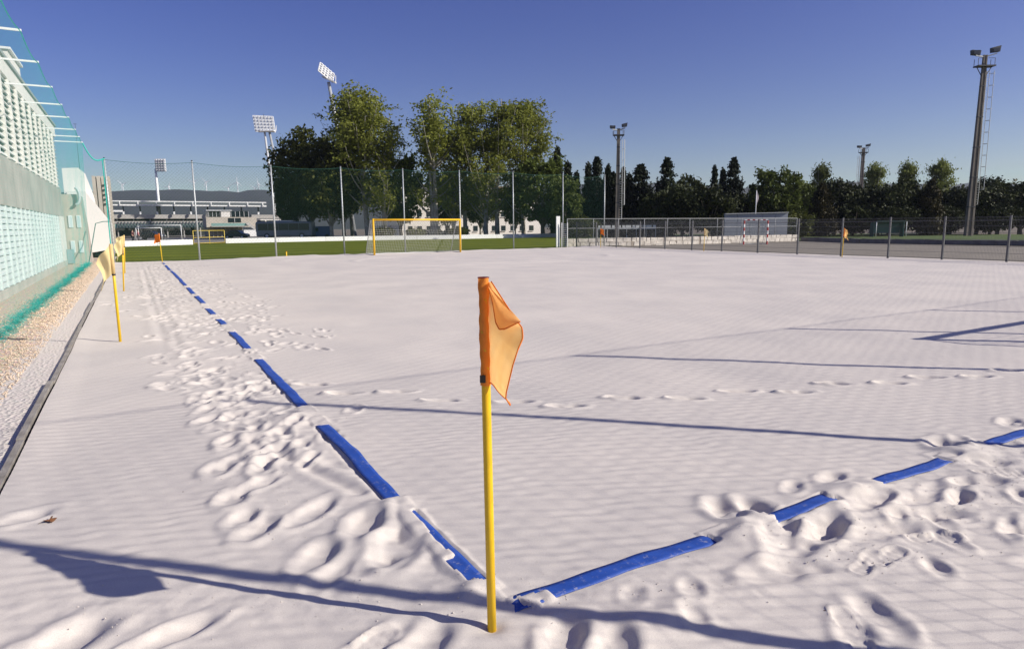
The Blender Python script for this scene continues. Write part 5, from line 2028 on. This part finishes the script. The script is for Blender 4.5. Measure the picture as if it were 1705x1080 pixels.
PROTO = {
    'poplar1': (proto_poplar(1, 20, 4.6, 2.2, 46, 1, 34, lsize=.19), 20, 'poplar_tree'),
    'poplar2': (proto_poplar(2, 20, 3.3, 4.5, 32, 2, 24, lsize=.19), 20, 'poplar_tree'),
    'poplar3': (proto_poplar(3, 20, 4.3, 3.0, 48, 2, 34, lsize=.19), 20, 'poplar_tree'),
    'plane1': (proto_round(4, 14, 5.4, 2.2, 'plane', 190, 60, .27, PALEB), 14, 'plane_tree'),
    'broad1': (proto_round(5, 10, 3.9, 1.8, 'broad', 120, 55, .25), 10, 'broadleaf_tree'),
    'pine1': (proto_round(6, 8, 4.2, .9, 'pine', 120, 62, .24, BARK, .85), 8, 'pine_tree'),
    'pine2': (proto_round(7, 8, 3.6, .7, 'pine', 110, 62, .24), 8, 'pine_tree'),
    'cyp1': (proto_cypress(8, 10, 1.25), 10, 'cypress_tree'),
    'cyp2': (proto_cypress(9, 10, 1.9), 10, 'cypress_tree'),
    'rust1': (proto_cypress(10, 8, 2.6, 'rust', 200, 40), 8, 'conifer_tree'),
    'light1': (proto_poplar(11, 10, 2.6, 2.0, 22, 1, 34, 'light', .2), 10, 'young_poplar'),
    'bush1': (proto_round(12, 3, 1.9, .3, 'plane', 60, 45, .17), 3, 'bush'),
}


def tree(kind, px, d, top_py, wscale, label, cat='tree', group=None, z0=-.3):
    (tm, cm), h0, nm = PROTO[kind]
    c = gat(px, d, z0)
    hgt = at(px, top_py, d)[2] - z0
    root = thing(nm, c, label, cat, group)
    s = hgt / h0
    root.scale = (s * wscale, s * wscale, s)
    root.rotation_euler = (0, 0, (px * 37 % 628) / 100)
    link('trunk', tm, root)
    link('crown', cm, root)
    return root


GP, GC, GR_ = 'tall trees behind the grass pitch', 'cypresses behind the courts', 'dark trees along the right skyline'
tree('plane1', 518, 122, 216, .92, 'dark dense plane tree right of the two legged mast', group=GP)
tree('plane1', 482, 118, 296, .55, 'low dark plane tree at the left end of the tree group', group=GP)
tree('plane1', 552, 116, 238, .95, 'dark plane tree between the leaning mast and the first poplar', group=GP)
tree('poplar1', 613, 114, 152, 1.34, 'leftmost tall poplar, fullest and greenest', group=GP)
tree('poplar3', 583, 126, 176, .95, 'poplar partly hidden at the left of the fullest poplar', group=GP)
tree('poplar2', 650, 112, 192, 1.15, 'slim pale trunked poplar right of the fullest poplar', group=GP)
tree('broad1', 668, 116, 256, .75, 'low green tree in the gap left of the slender airy poplar', group=GP)
tree('poplar2', 712, 112, 156, 1.35, 'slender airy poplar with pale twin trunks behind the goal', group=GP)
tree('poplar3', 770, 118, 168, 1.22, 'poplar with brownish lower crown, left in the wide clump', group=GP)
tree('poplar3', 822, 114, 163, 1.18, 'tallest poplar in the middle of the wide clump', group=GP)
tree('poplar1', 872, 116, 172, 1.12, 'poplar at the right side of the wide clump', group=GP)
tree('plane1', 745, 124, 292, .80, 'low dark tree behind the right half of the goal', group=GP)
tree('plane1', 800, 126, 290, .85, 'low dark tree under the wide poplar clump', group=GP)
tree('broad1', 905, 110, 262, .95, 'green bushy tree at the right foot of the wide clump', group=GP)
tree('broad1', 940, 104, 300, .85, 'low green bushy tree behind the white upright screen', group=GP)
tree('plane1', 858, 118, 300, .60, 'low tree behind the posts right of the goal', group=GP)
# cypress row
for px, d, py, ws, kd, lab in [(927, 118, 251, .75, 'cyp1', 'thin dark cypress rising beside the poplar clump'), (946, 116, 274, .95, 'cyp1', 'twin tipped cypress right of the poplar clump'),
                               (957, 112, 290, 1.0, 'cyp1', 'short cypress left of the far right net post'), (979, 110, 276, .8, 'cyp1', 'narrow cypress behind the last net panel'),
                               (993, 108, 266, .95, 'cyp2', 'broad pointed cypress behind the last net panel'), (1009, 106, 279, .8, 'cyp1', 'slim leaning cypress left of the ladder mast'),
                               (1020, 110, 290, 1.0, 'cyp2', 'cypress hidden behind the ladder mast'), (1037, 108, 284, .75, 'cyp1', 'slim cypress right of the ladder mast'),
                               (1065, 104, 278, 1.35, 'cyp2', 'widest dark cypress right of the ladder mast'), (1048, 106, 293, .9, 'cyp1', 'small cypress tip left of the widest cypress'),
                               (1108, 104, 267, 1.05, 'cyp2', 'tall sharp cypress before the round pines'), (1188, 112, 281, .7, 'cyp1', 'thin cypress left of the tallest right pair'),
                               (1203, 110, 285, .9, 'cyp1', 'shorter cypress of the pair behind the grey wall'), (1218, 108, 267, .95, 'cyp2', 'taller cypress of the pair behind the grey wall')]:
    tree(kd, px, d, py, ws, lab, group=GC)
for px, d, py, ws, kd, lab in [(1090, 100, 320, .9, 'pine2', 'low dark pine between the widest and the sharp cypress'), (1135, 100, 300, .95, 'pine1', 'round dark pine right of the sharp cypress'),
                               (1180, 96, 303, 1.0, 'pine1', 'round olive topped pine left of the grey wall'), (1150, 106, 292, .8, 'pine2', 'pine tip behind the two round pines'),
                               (1238, 106, 318, .95, 'pine1', 'low dark pine above the grey wall'), (1286, 100, 279, .95, 'broad1', 'bright green broadleaf tree behind the grey wall'),
                               (1325, 104, 302, .9, 'broad1', 'smaller green broadleaf tree right of the bright one'), (1342, 112, 306, .85, 'pine2', 'dark pine left of the brown conifer'),
                               (1362, 128, 280, .6, 'light1', 'pale young poplar left of the far mast'), (1390, 106, 290, .85, 'pine1', 'tall dark round pine left of the far mast'),
                               (1366, 94, 309, .95, 'rust1', 'brownish conifer in front of the dark pines'), (1420, 110, 306, .8, 'pine2', 'dark pine at the foot of the far mast'),
                               (1449, 130, 279, .6, 'light1', 'pale young poplar right of the far mast'), (1460, 100, 301, 1.0, 'pine1', 'dark pine below the first pale poplar'),
                               (1505, 130, 277, .62, 'light1', 'pale young poplar in the middle of the right skyline'), (1503, 100, 297, .95, 'pine2', 'dark pine below the middle pale poplar'),
                               (1560, 128, 274, .66, 'light1', 'pale young poplar left of the tallest mast'), (1545, 96, 303, .95, 'rust1', 'brownish conifer left of the tallest mast'),
                               (1582, 104, 305, .95, 'pine1', 'dark pine left behind the tallest mast'), (1625, 102, 301, 1.0, 'pine1', 'dark pine right behind the tallest mast'),
                               (1660, 104, 297, .95, 'pine2', 'dark pine second from the right edge'), (1700, 102, 293, 1.05, 'pine1', 'dark pine at the right edge of the picture'),
                               (1640, 130, 296, .8, 'pine2', 'far pine top right of the tallest mast'), (1270, 112, 316, .9, 'pine2', 'dark pine left of the bright broadleaf tree'),
                               (985, 118, 318, 1.1, 'pine1', 'dark pine filling the foot of the cypress row'), (1035, 116, 322, 1.1, 'pine2', 'dark pine filling below the ladder mast'),
                               (1740, 102, 296, 1.0, 'pine2', 'dark pine just outside the right edge'), (1305, 96, 345, 1.0, 'pine2', 'low dark shrubby pine right of the grey wall'), (1420, 96, 340, 1.3, 'pine2', 'low dark shrubby pine under the far mast'),
                               (1480, 95, 338, 1.3, 'pine1', 'low dark shrubby pine behind the green dugout'), (1575, 98, 340, 1.2, 'pine2', 'low dark shrubby pine by the foot of the tallest mast'), (1650, 98, 336, 1.3, 'pine1', 'low dark shrubby pine right of the tallest mast')]:
    tree(kd, px, d, py, ws, lab, group=GR_)
# hedge bushes under the poplars and on the bank behind the fence
for i, (px, d, py, lab) in enumerate([(765, 108, 378, 'low bush behind the right goal post'), (690, 107, 380, 'low bush behind the middle of the goal'), (640, 110, 378, 'low bush left behind the goal'),
                                      (1320, 90, 352, 'bush right of the grey panelled wall'), (968, 100, 362, 'bush behind the far end of the grey fence')]):
    tree('bush1', px, d, py, 1.3, lab, 'bush', 'bushes behind the pitch')
# white building behind the poplars
REF = 790
wb = thing('white_building', (*gat(790, 142)[:2], -.3), 'long white building with dark windows seen between the poplar trunks', 'building')
wbox(668, 900, 312, 398, 142, 9).build('wall', mat('white_render', (.66, .62, .57), .9, .1, .3), wb)
wbox(664, 904, 309, 312, 141.6, 10).build('roof', mat('tile_roof', (.30, .20, .14), .9, .2, .5), wb)
for row in (330, 352, 376):
    for px in np.arange(680, 892, 15.5):
        f_ = wbox(px, px + 7, row, row + 9, 141.9, .09).build('window', GLASS, wb)
        wbox(px - .6, px + 7.6, row + 9.1, row + 9.9, 141.7, .2).build('sill', WCONC, f_)
wbox(694, 703, 382, 397, 141.88, .1).build('door', mat('brown_door', (.12, .07, .04), .6), wb)

# ------------------------------------------------------------------ A FALLEN LEAF
lf = thing('dry_leaf', (-1.78, 2.26, hz(-1.78, 2.26)), 'curled brown dry leaf lying on the sand', 'leaf')
vs = []
n = 18
for k in range(n):
    a = 2 * PI * k / n
    r = .028 * (1 + .45 * math.cos(5 * a))
    vs.append((r * math.cos(a), r * math.sin(a), .012 + .010 * math.sin(2 * a) + .006 * math.cos(5 * a)))
m = MB().add([(0, 0, .016)] + vs, [(0, 1 + k, 1 + (k + 1) % n) for k in range(n)])
link('blade', m.mesh('leaf_blade', mat('dry_leaf', (.20, .085, .035), .8, .4, 60)), lf)
link('stalk', MB().tube([(0, 0, .016), (-.03, -.004, .012), (-.055, -.008, .004)], .0018, 5).mesh('leaf_stalk', BARK), lf)

# ------------------------------------------------------------------ AIR
hz_ = MB().box(-4200, 4200, -400, 5200, -1.5, 330).build('haze', None)
tag(hz_, 'thin bluish haze filling the air', 'haze', kind='stuff')
hm = bpy.data.materials.new('haze_air')
hm.use_nodes = True
nt = hm.node_tree
nt.nodes.clear()
ho = nt.nodes.new('ShaderNodeOutputMaterial')
pv = nt.nodes.new('ShaderNodeVolumePrincipled')
pv.inputs['Color'].default_value = (.80, .88, 1.0, 1)
pv.inputs['Density'].default_value = .00009
pv.inputs['Anisotropy'].default_value = .2
nt.links.new(pv.outputs[0], ho.inputs['Volume'])
hz_.data.materials.append(hm)
